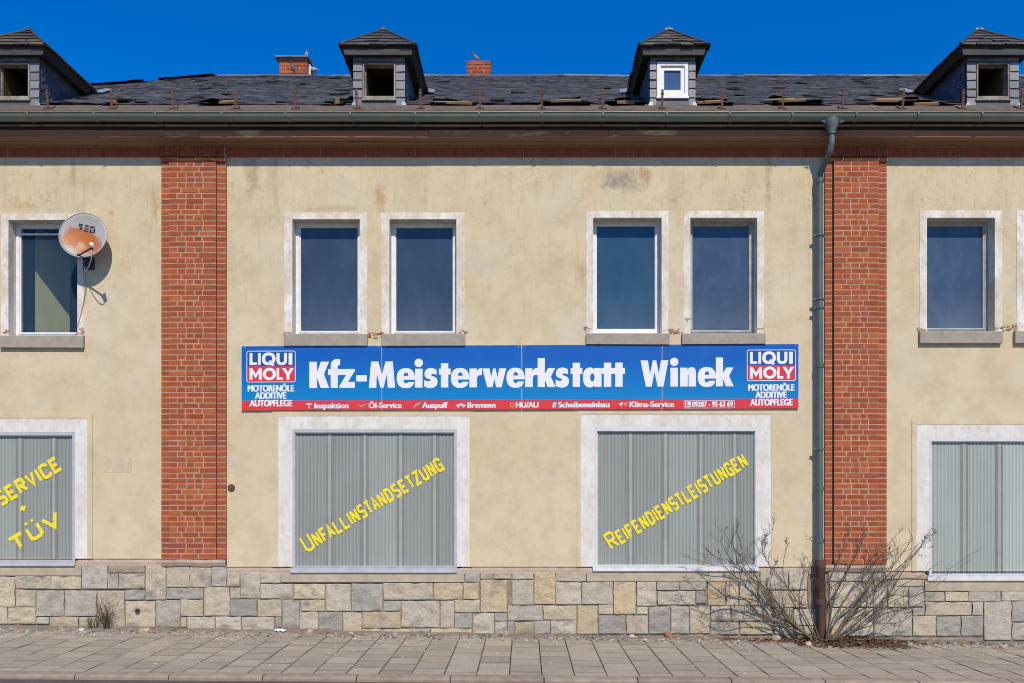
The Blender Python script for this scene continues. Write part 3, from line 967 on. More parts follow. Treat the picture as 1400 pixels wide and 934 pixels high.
# broken boards and lifted slates around the holes
for (a, b, ya, yb) in HOLES:
    for k in range(2):
        mb = MB()
        u0 = rng.uniform(0.0, 0.4); u1 = rng.uniform(0.55, 1.0)
        xa, xb = a + (b - a) * u0, a + (b - a) * u1
        yy = ya + (yb - ya) * rng.uniform(0.55, 0.9)
        p = Vector((xa, yy, roof_z(yy) - rng.uniform(.01, .045)))
        q = Vector((xb, yy + rng.uniform(-.08, .08), roof_z(yy) - rng.uniform(.005, .05)))
        ang = math.atan2(q.z - p.z, q.x - p.x)
        mt = Matrix.Translation((p + q) / 2) @ Matrix.Rotation(-ang, 4, 'Y') @ Matrix.Rotation(math.atan(RS), 4, 'X')
        mb.obox(mt, (q - p).length, 0.09, 0.03)
        mb.build("broken_batten", M['batten'], roof)
    for k in range(2):
        mbs = MB()
        x = a + (b - a) * rng.uniform(-.05, 1.05)
        yy = yb - (yb - ya) * 0.55 * min(1, abs((x - (a + b) / 2) / ((b - a) / 2)) ** 2) + rng.uniform(-.06, .03)
        mt = Matrix.Translation((x, yy, roof_z(yy) + rng.uniform(.005, .02))) @ Matrix.Rotation(rng.uniform(-.3, .3), 4, 'Z') @ Matrix.Rotation(math.atan(RS) - rng.uniform(.05, .4), 4, 'X') @ Matrix.Rotation(rng.uniform(-.12, .12), 4, 'Y')
        g = rng.uniform(.6, 1.4)
        mbs.obox(mt, rng.uniform(.15, .3), .22, .008, 0, (0.065 * g, .06 * g, .058 * g))
        mbs.build("loose_slate", M['slate'], roof)

# ---- dormers
for di, d in enumerate(DORM):
    cx, rw = d['cx'], d['hw']
    hw = rw - 0.175
    zb = roof_z(DY) - 0.02
    ze = PZ(62, .05)                 # eave top
    zt = PZ(72.5, .05)               # fascia bottom
    wx = 0.235 if not d.get('white') else 0.225
    wz0, wz1 = PZ(133, DY), PZ(87, DY)
    if d.get('white'):
        wz0, wz1 = PZ(133, DY), PZ(85.5, DY)
    yb_top = RY + (zt - RZ) / RS
    root = MB()
    # front wall round the opening + cheeks (boarding, slate clad)
    c0 = (0.10, 0.105, 0.115)
    root.ring(cx - hw, zb, cx + hw, zt + .06, cx - wx, wz0, cx + wx, wz1, DY, DY + 0.03, 0, c0)
    for s in (-1, 1):
        x = cx + s * hw
        yb0 = DY + .031
        root.face([(x, yb0, roof_z(yb0) - .02), (x, yb0, zt + .06), (x, RY + (zt + .06 - RZ) / RS, zt + .06)], 0, (0.05, 0.06, 0.08))
        xi = x - s * 0.03
        root.face([(xi, yb0, roof_z(yb0) - .3), (xi, yb0, zt + .06), (xi, RY + (zt + .06 - RZ) / RS, zt + .06), (xi, RY + (zt + .06 - RZ) / RS, zt - .3)], 1)
        # slates on the cheek, courses parallel to the roof slope
        for r in range(7):
            for k in range(12):
                u0 = DY + 0.03 + k * 0.13 + rng.uniform(-.01, .01)
                zc0 = roof_z(u0) + r * 0.115 - .01
                zc1 = zc0 + 0.125
                u1 = u0 + .127
                if zc1 + RS * .13 > zt + .02:
                    if zc0 + RS * .065 > zt - .02:
                        continue
                g = rng.uniform(.75, 1.25)
                cc = (0.075 * g, 0.085 * g, 0.105 * g)
                zA, zB, zC, zD = zc0, zc0 + RS * .127, min(zc1 + RS * .127, zt + .05), min(zc1, zt + .05)
                o = 0.014 + rng.uniform(0, .006)
                root.face([(x + s * o, u0, zA), (x + s * o, u1, zB), (x + s * .004, u1, zC), (x + s * .004, u0, zD)], 0, cc)
                root.face([(x, u0, zA), (x, u1, zB), (x + s * o, u1, zB), (x + s * o, u0, zA)], 0, cc)
    root.face([(cx - hw + .03, DY + .03, roof_z(DY) - .4), (cx + hw - .03, DY + .03, roof_z(DY) - .4), (cx + hw - .03, 1.5, roof_z(DY) - .2), (cx - hw + .03, 1.5, roof_z(DY) - .2)], 1)
    root.face([(cx - hw + .03, DY + .03, zt + .03), (cx + hw - .03, DY + .03, zt + .03), (cx + hw - .03, 1.6, zt + .03), (cx - hw + .03, 1.6, zt + .03)], 1)
    # slates framing the window on the front
    sw = hw - wx - 0.012
    nsl = 5
    for s in (-1, 1):
        for k in range(nsl):
            h = (wz1 + 0.01 - zb) / nsl
            za = zb + k * h - .008 + rng.uniform(-.006, .006)
            xa = cx + s * (wx + .012); xb = cx + s * (hw + .006)
            g = rng.uniform(.8, 1.25)
            cc = (0.185 * g, 0.20 * g, 0.22 * g)
            yy = DY - 0.012 - rng.uniform(0, .006)
            root.face([(xa, yy, za + rng.uniform(0, .012)), (xb, yy, za + rng.uniform(0, .012)), (xb, DY - .003, za + h + .014), (xa, DY - .003, za + h + .014)], 0, cc)
            root.face([(xa, DY, za), (xb, DY, za), (xb, yy, za), (xa, yy, za)], 0, tuple(v * .5 for v in cc))
            root.face([(xa, yy, za), (xa, DY, za), (xa, DY, za + h), (xa, DY - .003, za + h)], 0, cc)
    k = 0
    x = cx - hw - .006
    for k in range(4):
        w = (2 * hw + .012) / 4
        g = rng.uniform(.7, 1.2)
        cc = (0.16 * g, 0.175 * g, 0.195 * g)
        yy = DY - 0.016 - rng.uniform(0, .008)
        zl = wz1 + .014 + rng.uniform(0, .012)
        root.face([(x + .003, yy, zl), (x + w - .003, yy, zl + rng.uniform(-.008, .008)), (x + w - .003, DY - .004, zl + .10), (x + .003, DY - .004, zl + .10)], 0, cc)
        root.face([(x + .003, yy + .012, zl + .08), (x + w - .003, yy + .012, zl + .08), (x + w - .003, DY - .004, zt + .03), (x + .003, DY - .004, zt + .03)], 0, tuple(v * .8 for v in cc))
        x += w
    dorm = root.build("dormer", [M['slate'], M['attic']], bld)
    if not d.get('white'):
        for s in (-1, 1):
            mb = MB()
            x = cx + s * (wx - .032)
            mb.face([(x, DY + .10, wz0 - .05), (x, DY + .10, wz1 + .02), (x, DY + .62, wz1 + .02), (x, DY + .62, wz0 - .05)])
            mb.build('jamb_board', M['attic'], dorm)
    # frame
    mb = MB()
    fm = M['frame_white'] if d.get('white') else M['oldframe']
    if d.get('white'):
        mb.ring(cx - wx, wz0, cx + wx, wz1, cx - wx + .05, wz0 + .05, cx + wx - .05, wz1 - .05, DY - .012, DY + .06)
        mb.ring(cx - wx + .05, wz0 + .05, cx + wx - .05, wz1 - .05, cx - wx + .105, wz0 + .11, cx + wx - .105, wz1 - .11, DY + .012, DY + .06)
        mb.box((cx - wx - .01, DY - .03, wz0 - .025), (cx + wx + .01, DY + .01, wz0))
        fr = mb.build("window_frame", fm, dorm)
        mb = MB()
        mb.box((cx - wx + .105, DY + .035, wz0 + .11), (cx + wx - .105, DY + .04, wz1 - .11))
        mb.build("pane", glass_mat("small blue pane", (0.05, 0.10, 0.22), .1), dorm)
    else:
        mb.ring(cx - wx, wz0 - .035, cx + wx, wz1, cx - wx + .02, wz0 + .012, cx + wx - .02, wz1 - .016, DY - .014, DY + .10)
        mb.ring(cx - wx + .02, wz0 + .012, cx + wx - .02, wz1 - .016, cx - wx + .034, wz0 + .026, cx + wx - .034, wz1 - .026, DY + .06, DY + .10)
        mb.box((cx - wx - .02, DY - .03, wz0 - .055), (cx + wx + .02, DY + .0, wz0 - .036))
        mb.build("window_frame", fm, dorm)
    # roof of the dormer
    yF = 0.05
    apex_y = yF + rw
    zr = PZ(43, apex_y)
    yE = RY + (ze - RZ) / RS
    yR = RY + (zr - RZ) / RS
    A, B = Vector((cx - rw, yF, ze)), Vector((cx + rw, yF, ze))
    Ab, Bb = Vector((cx - rw, yE, ze)), Vector((cx + rw, yE, ze))
    ap, rb_ = Vector((cx, apex_y, zr)), Vector((cx, yR, zr))
    mb = MB()
    cd = (0.05, 0.05, 0.054)
    mb.face([A, B, ap], 0, cd); mb.face([B, Bb, rb_, ap], 0, cd); mb.face([A, ap, rb_, Ab], 0, cd)
    # slate courses
    def courses(p0, p1, q0, q1, nr, out, light):
        for r in range(nr):
            t0, t1 = r / nr, (r + 1.15) / nr
            t1 = min(t1, 1)
            a0, a1 = p0.lerp(q0, t0), p1.lerp(q1, t0)
            b0, b1 = p0.lerp(q0, t1), p1.lerp(q1, t1)
            nn = max(1, int((a1 - a0).length / 0.19))
            for k in range(nn):
                u0, u1 = k / nn + .006, (k + 1) / nn - .006
                g = rng.uniform(.7, 1.35)
                cc = (light[0] * g, light[1] * g, light[2] * g)
                if rng.random() < (.45 if di == 0 else .12): cc = (0.16 * g, .125 * g, .055 * g) if di == 0 else (.13 * g, .11 * g, .09 * g)
                h = out * (0.018 + rng.uniform(0, .012))
                lo0, lo1 = a0.lerp(a1, u0) + h, a0.lerp(a1, u1) + h + out * rng.uniform(-.006, .006)
                hi0, hi1 = b0.lerp(b1, u0) + out * .004, b0.lerp(b1, u1) + out * .004
                dn = (a0 - b0).normalized() * rng.uniform(0.0, .02)
                mb.face([lo0 + dn, lo1 + dn, hi1, hi0], 0, cc)
                mb.face([lo0 + dn - h, lo1 + dn - h, lo1 + dn, lo0 + dn], 0, tuple(v * .5 for v in cc))
    nf = (B - A).cross(ap - A).normalized()
    if nf.y > 0: nf = -nf
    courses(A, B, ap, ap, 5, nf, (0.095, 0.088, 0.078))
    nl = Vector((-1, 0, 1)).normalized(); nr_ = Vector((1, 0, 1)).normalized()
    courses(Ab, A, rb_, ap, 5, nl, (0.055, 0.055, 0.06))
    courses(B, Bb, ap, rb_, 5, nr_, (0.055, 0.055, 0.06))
    for (p, q) in ((A, ap), (B, ap)):
        mb.tube([p + Vector((0, 0, .02)), q + Vector((0, 0, .03))], 0.022, 5, 0, (0.05, 0.05, 0.052))
    mb.tube([ap + Vector((0, -.05, .02)), rb_ + Vector((0, 0, .02))], 0.03, 5, 0, (0.08, .08, .085))
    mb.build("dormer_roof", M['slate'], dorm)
    # fascia boards and boxed soffit
    mb = MB()
    i1 = 0.045
    for s in (-1, 1):
        xo, xi = cx + s * (rw - .012), cx + s * (hw + .012)
        mb.face([(xo, yF + .02, ze - .004), (xo, yE, ze - .004), (xo - s * .03, yE + .0, ze - .05), (xo - s * .03, yF + .03, ze - .05)], 0)
        mb.face([(xo - s * .03, yF + .03, ze - .05), (xo - s * .03, yE, ze - .05), (xo - s * .05, yE, zt), (xo - s * .05, yF + .045, zt)], 0)
        mb.face([(xo - s * .05, yF + .045, zt), (xo - s * .05, yE, zt), (xi - s * .02, yE, zt + .02), (xi - s * .02, yF + .1, zt + .02)], 0)
    mb.face([(cx - rw + .012, yF + .02, ze - .004), (cx + rw - .012, yF + .02, ze - .004), (cx + rw - .03, yF + .035, ze - .035), (cx - rw + .03, yF + .035, ze - .035)], 0)
    mb.face([(cx - rw + .045, yF + .03, ze - .035), (cx + rw - .045, yF + .03, ze - .035), (cx + rw - .062, yF + .05, zt), (cx - rw + .062, yF + .05, zt)], 1)
    mb.face([(cx - rw + .06, yF + .05, zt), (cx + rw - .06, yF + .05, zt), (cx + rw - .06, DY + .01, zt + .02), (cx - rw + .06, DY + .01, zt + .02)], 0)
    fd = mb.build("dormer_fascia", [M['darkwood'], simple("grey fascia board", (0.095, 0.10, 0.105), .7, .3, .3, 6, .2, stretch=(.4, 1, 4))], dorm)
    if di > 1:
        mb = MB()
        mb.tube([ap + Vector((-.06, -.05, .0)), ap + Vector((0, -.03, .03)), ap + Vector((.06, -.05, .0))], [.012, .018, .012], 6)
        mb.build('apex_cap', simple('pale apex lead', (.42, .44, .46), .5, .4, .3, 14, .2), dorm)
    # flashing strip and lead apron
    fl = simple("zinc flashing", (0.34, 0.36, 0.38), .4, .5, .2, 8, .1, metal=.3)
    for s in (-1, 1):
        mb = MB()
        x = cx + s * (rw + .03)
        yy = yE + .05
        mb.face([(x - s * .10, yy - .2, roof_z(yy - .2) + .05), (x + s * .10, yy - .16, roof_z(yy - .16) + .035), (x + s * .05, yy + .3, roof_z(yy + .3) + .04), (x - s * .08, yy + .3, roof_z(yy + .3) + .05)])
        mb.build("flashing", fl, dorm)
    for s in (-1, 1):
        mb = MB()
        mb.face([(cx + s * (hw - .04), DY - .022, zb + .005), (cx + s * (hw + .03), DY - .02, zb), (cx + s * (hw + .01), DY - .018, zb + .05), (cx + s * (hw - .03), DY - .02, zb + .06)])
        mb.build("lead_corner", fl, dorm)

# ---- chimneys
def chimney(px0, px1, top, cap):
    yy = 5.0
    a, b = PX(px0, yy), PX(px1, yy)
    zt, zb = PZ(top, yy), roof_z(RIDGE_Y) - 1.0
    mb = MB()
    J = 0.012
    mb.box((a + .006, yy, zb), (b - .006, yy + .5, zt - .006), 1)
    ch = .077
    z = zt - ch
    i = 0
    while z > zb + .3:
        cuts = [a, a + (b - a) * .45, b] if i % 2 else [a, a + (b - a) * .22, a + (b - a) * .72, b]
        for p, q in zip(cuts[:-1], cuts[1:]):
            brickface(mb, p + J / 2, z + J / 2, q - J / 2, z + ch - J / 2, yy - .012, .018, bcol(1.1), .004)
        c = bcol()
        mb.box((b - .012, yy + .0, z + J / 2), (b, yy + .49, z + ch - J / 2), 0, c)
        mb.box((a, yy + .0, z + J / 2), (a + .012, yy + .49, z + ch - J / 2), 0, c)
        z -= ch; i += 1
    mb.box((a, yy - .012, zt - .004), (b, yy + .5, zt), 1)
    o = mb.build("chimney", [M['brick'], M['mortar']], bld)
    if cap:
        mb = MB()
        mb.box((a - .06, yy - .08, zt + .004), (b + .03, yy + .58, zt + .03))
        mb.box((a - .01, yy - .03, zt - .03), (b + .005, yy + .0 - .02, zt + .003))
        mb.build("chimney_cap", simple("weathered cap slab", (0.22, 0.23, 0.24), .7, .3, .3, 6, .3), o)
        mb = MB()
        p = P(423.5, 103, yy - .3); q = P(423.5, 89, yy - .3)
        mb.tube([p - Vector((0, 0, .3)), q], 0.025, 8)
        mb.build("vent_pipe", simple("white vent pipe", (0.6, 0.62, 0.64), .5, .4, .1, 5, 0), o)
    return zt


CH1 = chimney(381.5, 420.5, 80.5, True)
CH2 = chimney(638, 671, 83.5, False)

# ---- gutter
GYC, GZC, GR = -0.40, PZ(153.5, -0.485) - 0.004, 0.085
mb = MB()
xa, xb = CORN_L - .02, CORN_R + .02
NX = 40
prof = []
for k in range(13):
    a = math.pi * k / 12
    prof.append((GYC - GR * math.cos(a), GZC - GR * math.sin(a)))
for r_ in (1.0, 0.96):
    for i in range(NX):
        x0, x1 = xa + (xb - xa) * i / NX, xa + (xb - xa) * (i + 1) / NX
        s0 = 0.006 * mnoise.noise(Vector((x0 * .6, 0, 0))); s1 = 0.006 * mnoise.noise(Vector((x1 * .6, 0, 0)))
        for k in range(12):
            p, q = prof[k], prof[k + 1]
            f = lambda pt, s: (GYC + (pt[0] - GYC) * r_, GZC + (pt[1] - GZC) * r_ + s)
            (ya, za), (yb, zb_) = f(p, s0), f(q, s0)
            (yc, zc), (yd, zd) = f(p, s1), f(q, s1)
            mb.face([(x0, ya, za), (x1, yc, zc), (x1, yd, zd), (x0, yb, zb_)], 0, None, True)
pts = []
for i in range(NX + 1):
    x0 = xa + (xb - xa) * i / NX
    pts.append((x0, GYC - GR - .004, GZC + 0.006 + 0.006 * mnoise.noise(Vector((x0 * .6, 0, 0)))))
mb.tube(pts, 0.0105, 8)
gut = mb.build("gutter", M['zinc'], bld)
for px in (39, 130, 214, 304, 391, 479, 568, 655, 740, 824, 911, 997, 1082, 1169, 1254, 1341, -50, -135):
    x = PX(px, -.45)
    pts = []
    for k in range(11):
        a = math.pi * (k / 10) * .95
        pts.append((x + 0.045 * k / 10 * (1 if px % 2 else .6), GYC - (GR + .016) * math.cos(a), GZC + .012 - (GR + .019) * math.sin(a)))
    mb = MB()
    for p, q in zip(pts[:-1], pts[1:]):
        p, q = Vector(p), Vector(q)
        mb.face([p - Vector((.013, 0, 0)), p + Vector((.013, 0, 0)), q + Vector((.013, 0, 0)), q - Vector((.013, 0, 0))])
        cc = Vector((0, GYC, GZC))
        dp = (Vector((0, p.y, p.z)) - cc).normalized() * .007; dq = (Vector((0, q.y, q.z)) - cc).normalized() * .007
        mb.face([p + Vector((.013, 0, 0)), q + Vector((.013, 0, 0)), q + Vector((.013, 0, 0)) - dq, p + Vector((.013, 0, 0)) - dp])
        mb.face([p - Vector((.013, 0, 0)), p - Vector((.013, 0, 0)) - dp, q - Vector((.013, 0, 0)) - dq, q - Vector((.013, 0, 0))])
    mb.build("gutter_bracket", M['bracket'], gut)

# ---- downpipe
mb = MB()
ctl = [P(1137, 178, -.40), P(1137, 196, -.40), P(1134, 208, -.36), P(1126, 226, -.20), P(1121.5, 236, -.125), P(1121, 246, -.115), P(1121, 500, -.115), P(1121, 772, -.115)]
pts = []
for i in range(len(ctl) - 1):
    for k in range(4):
        pts.append(ctl[i].lerp(ctl[i + 1], k / 4))
pts.append(ctl[-1])
mb.tube(pts, 0.0445, 16)
dp = mb.build("downpipe", M['pipe'], bld)
mb = MB()
c = P(1137, 160, -.40)
prof = [(.105, .0), (.10, -.04), (.078, -.11), (.056, -.165), (.056, -.21)]
rings = []
for (r_, dz) in prof:
    rings.append([(c.x + r_ * math.cos(2 * math.pi * k / 20), -.40 + min(r_, .085) * math.sin(2 * math.pi * k / 20) * 1.08, GZC - .055 + dz) for k in range(20)])
vs = [p for r_ in rings for p in r_]
mb.faces(vs, [(i * 20 + k, i * 20 + (k + 1) % 20, (i + 1) * 20 + (k + 1) % 20, (i + 1) * 20 + k) for i in range(len(rings) - 1) for k in range(20)], 0, None, True)
for s in (-1, 1):
    mb.face([(c.x + s * .10, -.455, GZC - .08), (c.x + s * .17, -.45, GZC - .088), (c.x + s * .12, -.44, GZC - .125), (c.x + s * .09, -.44, GZC - .12)])
mb.build("funnel", M['pipe'], dp)
for py, dx in ((247, 0), (322, 0), (409, 0), (421, 1), (500, 0), (614, 0), (668, 0), (740, 0)):
    mb = MB()
    c = P(1121, py, -.115)
    if dx == 1 or py in (409, 614, 322):
        mb.tube([c + Vector((0, 0, -.012)), c + Vector((0, 0, .012))], 0.0575, 16)
        mb.box((c.x + .05, -.09, c.z - .01), (c.x + .075, .0, c.z + .01))
        mb.box((c.x - .085, -.13, c.z - .012), (c.x - .055, -.10, c.z + .012))
        mb.build("pipe_clamp", M['pipe'], dp)
    else:
        mb.tube([c + Vector((0, 0, -.03)), c + Vector((0, 0, .03))], 0.053, 16)
        mb.build("pipe_collar", M['pipe'], dp)
mb = MB()
c0, c1 = P(1121.5, 768, -.115), P(1124, 880, -.115)
mb.tube([c0 + Vector((0, 0, .03)), c0 - Vector((0, 0, .03)), c0 - Vector((0, 0, .09)), c0 - Vector((0, 0, .10)), c1], [.072, .074, .074, .063, .063], 18)
mb.tube([c0 - Vector((0, 0, .52)), c0 - Vector((0, 0, .60))], .070, 18)
mb.build("standpipe", M['castiron'], dp)

# ---- snow guards
rng = random.Random(3)
for px in (66, 153, 237, 322, 404, 488, 575, 656, 741, 824, 905, 987, 1070, 1152, 1234, 1316, 1396, -17):
    y = RY + .06
    b = P(px, 148, y)
    mb = MB()
    z = roof_z(y) + .005
    lean = rng.uniform(-.02, .02)
    tw = rng.uniform(-.4, .4)
    mt = Matrix.Translation((b.x, y, z)) @ Matrix.Rotation(lean, 4, 'Y') @ Matrix.Rotation(R(8), 4, 'X') @ Matrix.Rotation(tw, 4, 'Z')
    mb.obox(mt, .030, .010, .262 + rng.uniform(-.015, .01))
    mb.obox(mt @ Matrix.Translation((0, -.001, .19)), .048, .014, .02)
    mb.obox(Matrix.Translation((b.x, y, z)) @ Matrix.Rotation(math.atan(RS), 4, 'X'), .11, .05, .012)
    mb.obox(Matrix.Translation((b.x + .0, y + .06, z + .03)) @ Matrix.Rotation(R(-50), 4, 'X'), .024, .010, .14)
    mb.build("snow_guard", M['iron'], bld)

# ---- upper windows
def exposed(px0, px1, py0, py1, n, seed):
    r = random.Random(seed)
    mb = MB()
    for i in range(n):
        c = P(r.uniform(px0, px1), r.uniform(py0, py1), 0)
        sx, sz, sy = r.uniform(.012, .042), r.uniform(.008, .022), r.uniform(.003, .012)
        vs = []
        for (u, v) in ((-1, -1), (1, -1), (1, 1), (-1, 1)):
            vs.append((c.x + u * sx + r.uniform(-.012, .012), -.001 + .004, c.z + v * sz + r.uniform(-.01, .01)))
        fr = [(p[0] * .8 + c.x * .2, -sy + r.uniform(-.006, .006), p[2] * .8 + c.z * .2 + r.uniform(-.005, .005)) for p in vs]
        mb.faces(vs + fr, [(4, 5, 6, 7)] + [(k, (k + 1) % 4, 4 + (k + 1) % 4, 4 + k) for k in range(4)], 0 if r.random() < .42 else 1)
    mb.build("exposed_brick", [M['rustbrick'], M['ledge']], bld)


exposed(389, 400, 452, 457, 7, 1); exposed(503, 523, 455, 461, 12, 2); exposed(626, 638, 452, 456, 6, 3)
exposed(800, 807, 446, 455, 8, 4); exposed(906, 934, 449, 456, 14, 5); exposed(936, 942, 436, 450, 5, 15); exposed(1036, 1045, 447, 455, 8, 6)
exposed(1256, 1263, 448, 453, 6, 7); exposed(1362, 1390, 444, 453, 14, 8); exposed(2, 14, 452, 458, 8, 9); exposed(106, 117, 448, 458, 9, 10)
rng = random.Random(77)
for wi, w in enumerate(UW):
    tx0, ty0, tx1, ty1 = w['t']
    ox0, oy0, ox1 = w['o']
    DP = 0.17
    a0, a1, b0, b1 = PX(ox0), PX(ox1), PZ(ty1), PZ(oy0)
    fw = 0.052
    mb = MB()
    thick = w.get('thick')
    botw = 0.085 if thick else 0.066
    top_h = 0.10
    mb.ring(a0 + .001, b0 + (.002 if thick else .036), a1 - .001, b1 - .001, a0 + fw, b0 + botw, a1 - fw, b1 - .045, DP, DP + .06)
    mb.ring(a0 + fw, b0 + botw, a1 - fw, b1 - .045, a0 + fw + .016, b0 + botw + .014, a1 - fw - .016, b1 - .065, DP + .012, DP + .06)
    if not thick:
        mb.box((a0 + .02, DP - .03, b0 + .002), (a1 - .02, DP + .03, b0 + .020))
        mb.box((a0 + fw - .01, DP - .014, b0 + botw - .012), (a1 - fw + .01, DP - .001, b0 + botw + .004))
    if w.get('room'):
        mb.box((a0 + fw + .01, DP - .02, b1 - .165), (a1 - fw - .01, DP + .017, b1 - .145))
    win = mb.build("window", M[w['f']], bld)
    mb = MB()
    mb.face([(a0 + fw, DP + .035, b0 + botw), (a1 - fw, DP + .035, b0 + botw), (a1 - fw, DP + .035, b1 - .045), (a0 + fw, DP + .035, b1 - .045)])
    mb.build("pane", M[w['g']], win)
    if w.get('room'):
        mb = MB()
        r0, r1 = a0 + .02, a1 + .6
        yb0, yb1 = DP + .075, 2.2
        xs0 = a0 + .06
        mb.face([(xs0, yb0 + .30, b0 - .1), (xs0, yb0 + .30, b1 + .1), (xs0 + .22, yb0 + .85, b1 + .1), (xs0 + .22, yb0 + .85, b0 - .1)], 0)  # pale panel added at an angle so it catches more sun
        mb.face([(xs0, yb0, b0 - .1), (xs0, yb0, b1 + .1), (xs0, yb0 + .30, b1 + .1), (xs0, yb0 + .30, b0 - .1)], 1)
        mb.face([(xs0, yb1, b0 - .5), (r1, yb1, b0 - .5), (r1, yb1, b1 + .3), (xs0, yb1, b1 + .3)], 1)
        mb.face([(r1, yb0, b0 - .5), (r1, yb0, b1 + .3), (r1, yb1, b1 + .3), (r1, yb1, b0 - .5)], 1)
        mb.face([(xs0, yb0, b0 - .1), (xs0, yb1, b0 - .1), (r1, yb1, b0 - .1), (r1, yb0, b0 - .1)], 1)
        mb.face([(xs0, yb0, b1 + .05), (r1, yb0, b1 + .05), (r1, yb1, b1 + .05), (xs0, yb1, b1 + .05)], 1)
        mb.build("room_lining", [M['room'], M['roomdark']], win)
    # painted surround with reveals
    mb = MB()
    n = 26
    ring_o = [(PX(tx0), PZ(ty1)), (PX(tx0), PZ(ty0)), (PX(tx1), PZ(ty0)), (PX(tx1), PZ(ty1))]
    # irregular outer edge
    def strip(pin0, pin1, pout0, pout1):
        k = 24
        L = []
        for i in range(k + 1):
            u = i / k
            pi = Vector(pin0).lerp(Vector(pin1), u)
            po = Vector(pout0).lerp(Vector(pout1), u)
            dirv = (Vector(pout0) - Vector(pin0)).normalized() if 0 else (po - pi)
            e = mnoise.noise(Vector((po.x * 6, po.y * 6, wi))) * .010 + mnoise.noise(Vector((po.x * 25, po.y * 25, wi))) * .006
            if dirv.length > 1e-6:
                po = po + dirv.normalized() * e
            L.append((pi, po))
        for (p, q), (r_, s_) in zip(L[:-1], L[1:]):
            mb.face([(p.x, -.008, p.y), (r_.x, -.008, r_.y), (s_.x, -.006, s_.y), (q.x, -.006, q.y)])
            mb.face([(q.x, -.006, q.y), (s_.x, -.006, s_.y), (s_.x, .001, s_.y), (q.x, .001, q.y)])
    V2 = lambda x, z: Vector((x, z))
    z_low = PZ(ty1)
    strip(V2(a0, z_low), V2(a0, b1), V2(PX(tx0), z_low), V2(PX(tx0), PZ(ty0)))
    strip(V2(a0, b1), V2(a1, b1), V2(PX(tx0), PZ(ty0)), V2(PX(tx1), PZ(ty0)))
    strip(V2(a1, b1), V2(a1, z_low), V2(PX(tx1), PZ(ty0)), V2(PX(tx1), z_low))
    for x in (a0, a1):
        mb.face([(x, -.008, z_low), (x, -.008, b1), (x, DP + .06, b1), (x, DP + .06, z_low)])
    mb.face([(a0, -.008, b1), (a1, -.008, b1), (a1, DP + .06, b1), (a0, DP + .06, b1)])
    mb.face([(a0, -.008, z_low), (a1, -.008, z_low), (a1, DP + .06, z_low + .003), (a0, DP + .06, z_low + .003)])
    mb.build("surround", M['trim'], win)
    sx0, sy0, sx1, sy1 = w['sill']
    mb = MB()
    dzz = rng.uniform(-.004, .004)
    p, q = P(sx0, sy1, -.05), P(sx1, sy0, -.05)
    vs = [(p.x, -.055, p.z + dzz), (q.x, -.055, p.z - dzz), (q.x, .0, p.z - dzz), (p.x, .0, p.z + dzz), (p.x, -.055, q.z + dzz), (q.x, -.055, q.z - dzz), (q.x, .0, q.z + .012), (p.x, .0, q.z + .012)]
    mb.faces(vs, [(0, 3, 2, 1), (4, 5, 6, 7), (0, 1, 5, 4), (1, 2, 6, 5), (3, 0, 4, 7)])
    so_ = mb.build("sill", M['sill'], win)
    bv = so_.modifiers.new("edge", 'BEVEL'); bv.width = .006; bv.segments = 2

# ------------------------------------------------------------------ lettering
def curve_mesh(splines, name, mat, parent, xf, thick=0.0):
    """filled flat lettering; splines: list of closed 2D polygons (even-odd holes)"""
    cu = bpy.data.curves.new(name, 'CURVE')
    cu.dimensions = '2D'; cu.fill_mode = 'BOTH' if thick else 'FRONT'
    cu.extrude = thick
    for pl in splines:
        sp = cu.splines.new('POLY')
        sp.points.add(len(pl) - 1)
        for p, q in zip(sp.points, pl):
            p.co = (q[0], q[1], 0, 1)
        sp.use_cyclic_u = True
    tmp = bpy.data.objects.new(name + "_tmp", cu)
    col.objects.link(tmp)
    dg = bpy.context.evaluated_depsgraph_get()
    me = bpy.data.meshes.new_from_object(tmp.evaluated_get(dg))
    bpy.data.objects.remove(tmp)
    bpy.data.curves.remove(cu)
    me.name = name
    me.transform(xf)
    me.materials.clear(); me.materials.append(mat)
    o = bpy.data.objects.new(name, me)
    col.objects.link(o)
    o.parent = parent
    return o


def Q(p0, p1, p2, n=7):
    """quadratic arc points without the first point"""
    return [((1 - t) ** 2 * p0[0] + 2 * (1 - t) * t * p1[0] + t * t * p2[0], (1 - t) ** 2 * p0[1] + 2 * (1 - t) * t * p1[1] + t * t * p2[1]) for t in [i / n for i in range(1, n + 1)]]


def path(*it):
    out = []
    for p in it:
        if len(p) == 2:
            out.append(p)
        else:                     # (cx, cy, x, y) quadratic
            out += Q(out[-1], (p[0], p[1]), (p[2], p[3]))
    return out


def ell(cx, cy, rx, ry, n=28, e=2.0):
    r = []
    for k in range(n):
        a = 2 * math.pi * k / n
        c, s = math.cos(a), math.sin(a)
        r.append((cx + rx * math.copysign(abs(c) ** (2 / e), c), cy + ry * math.copysign(abs(s) ** (2 / e), s)))
    return r


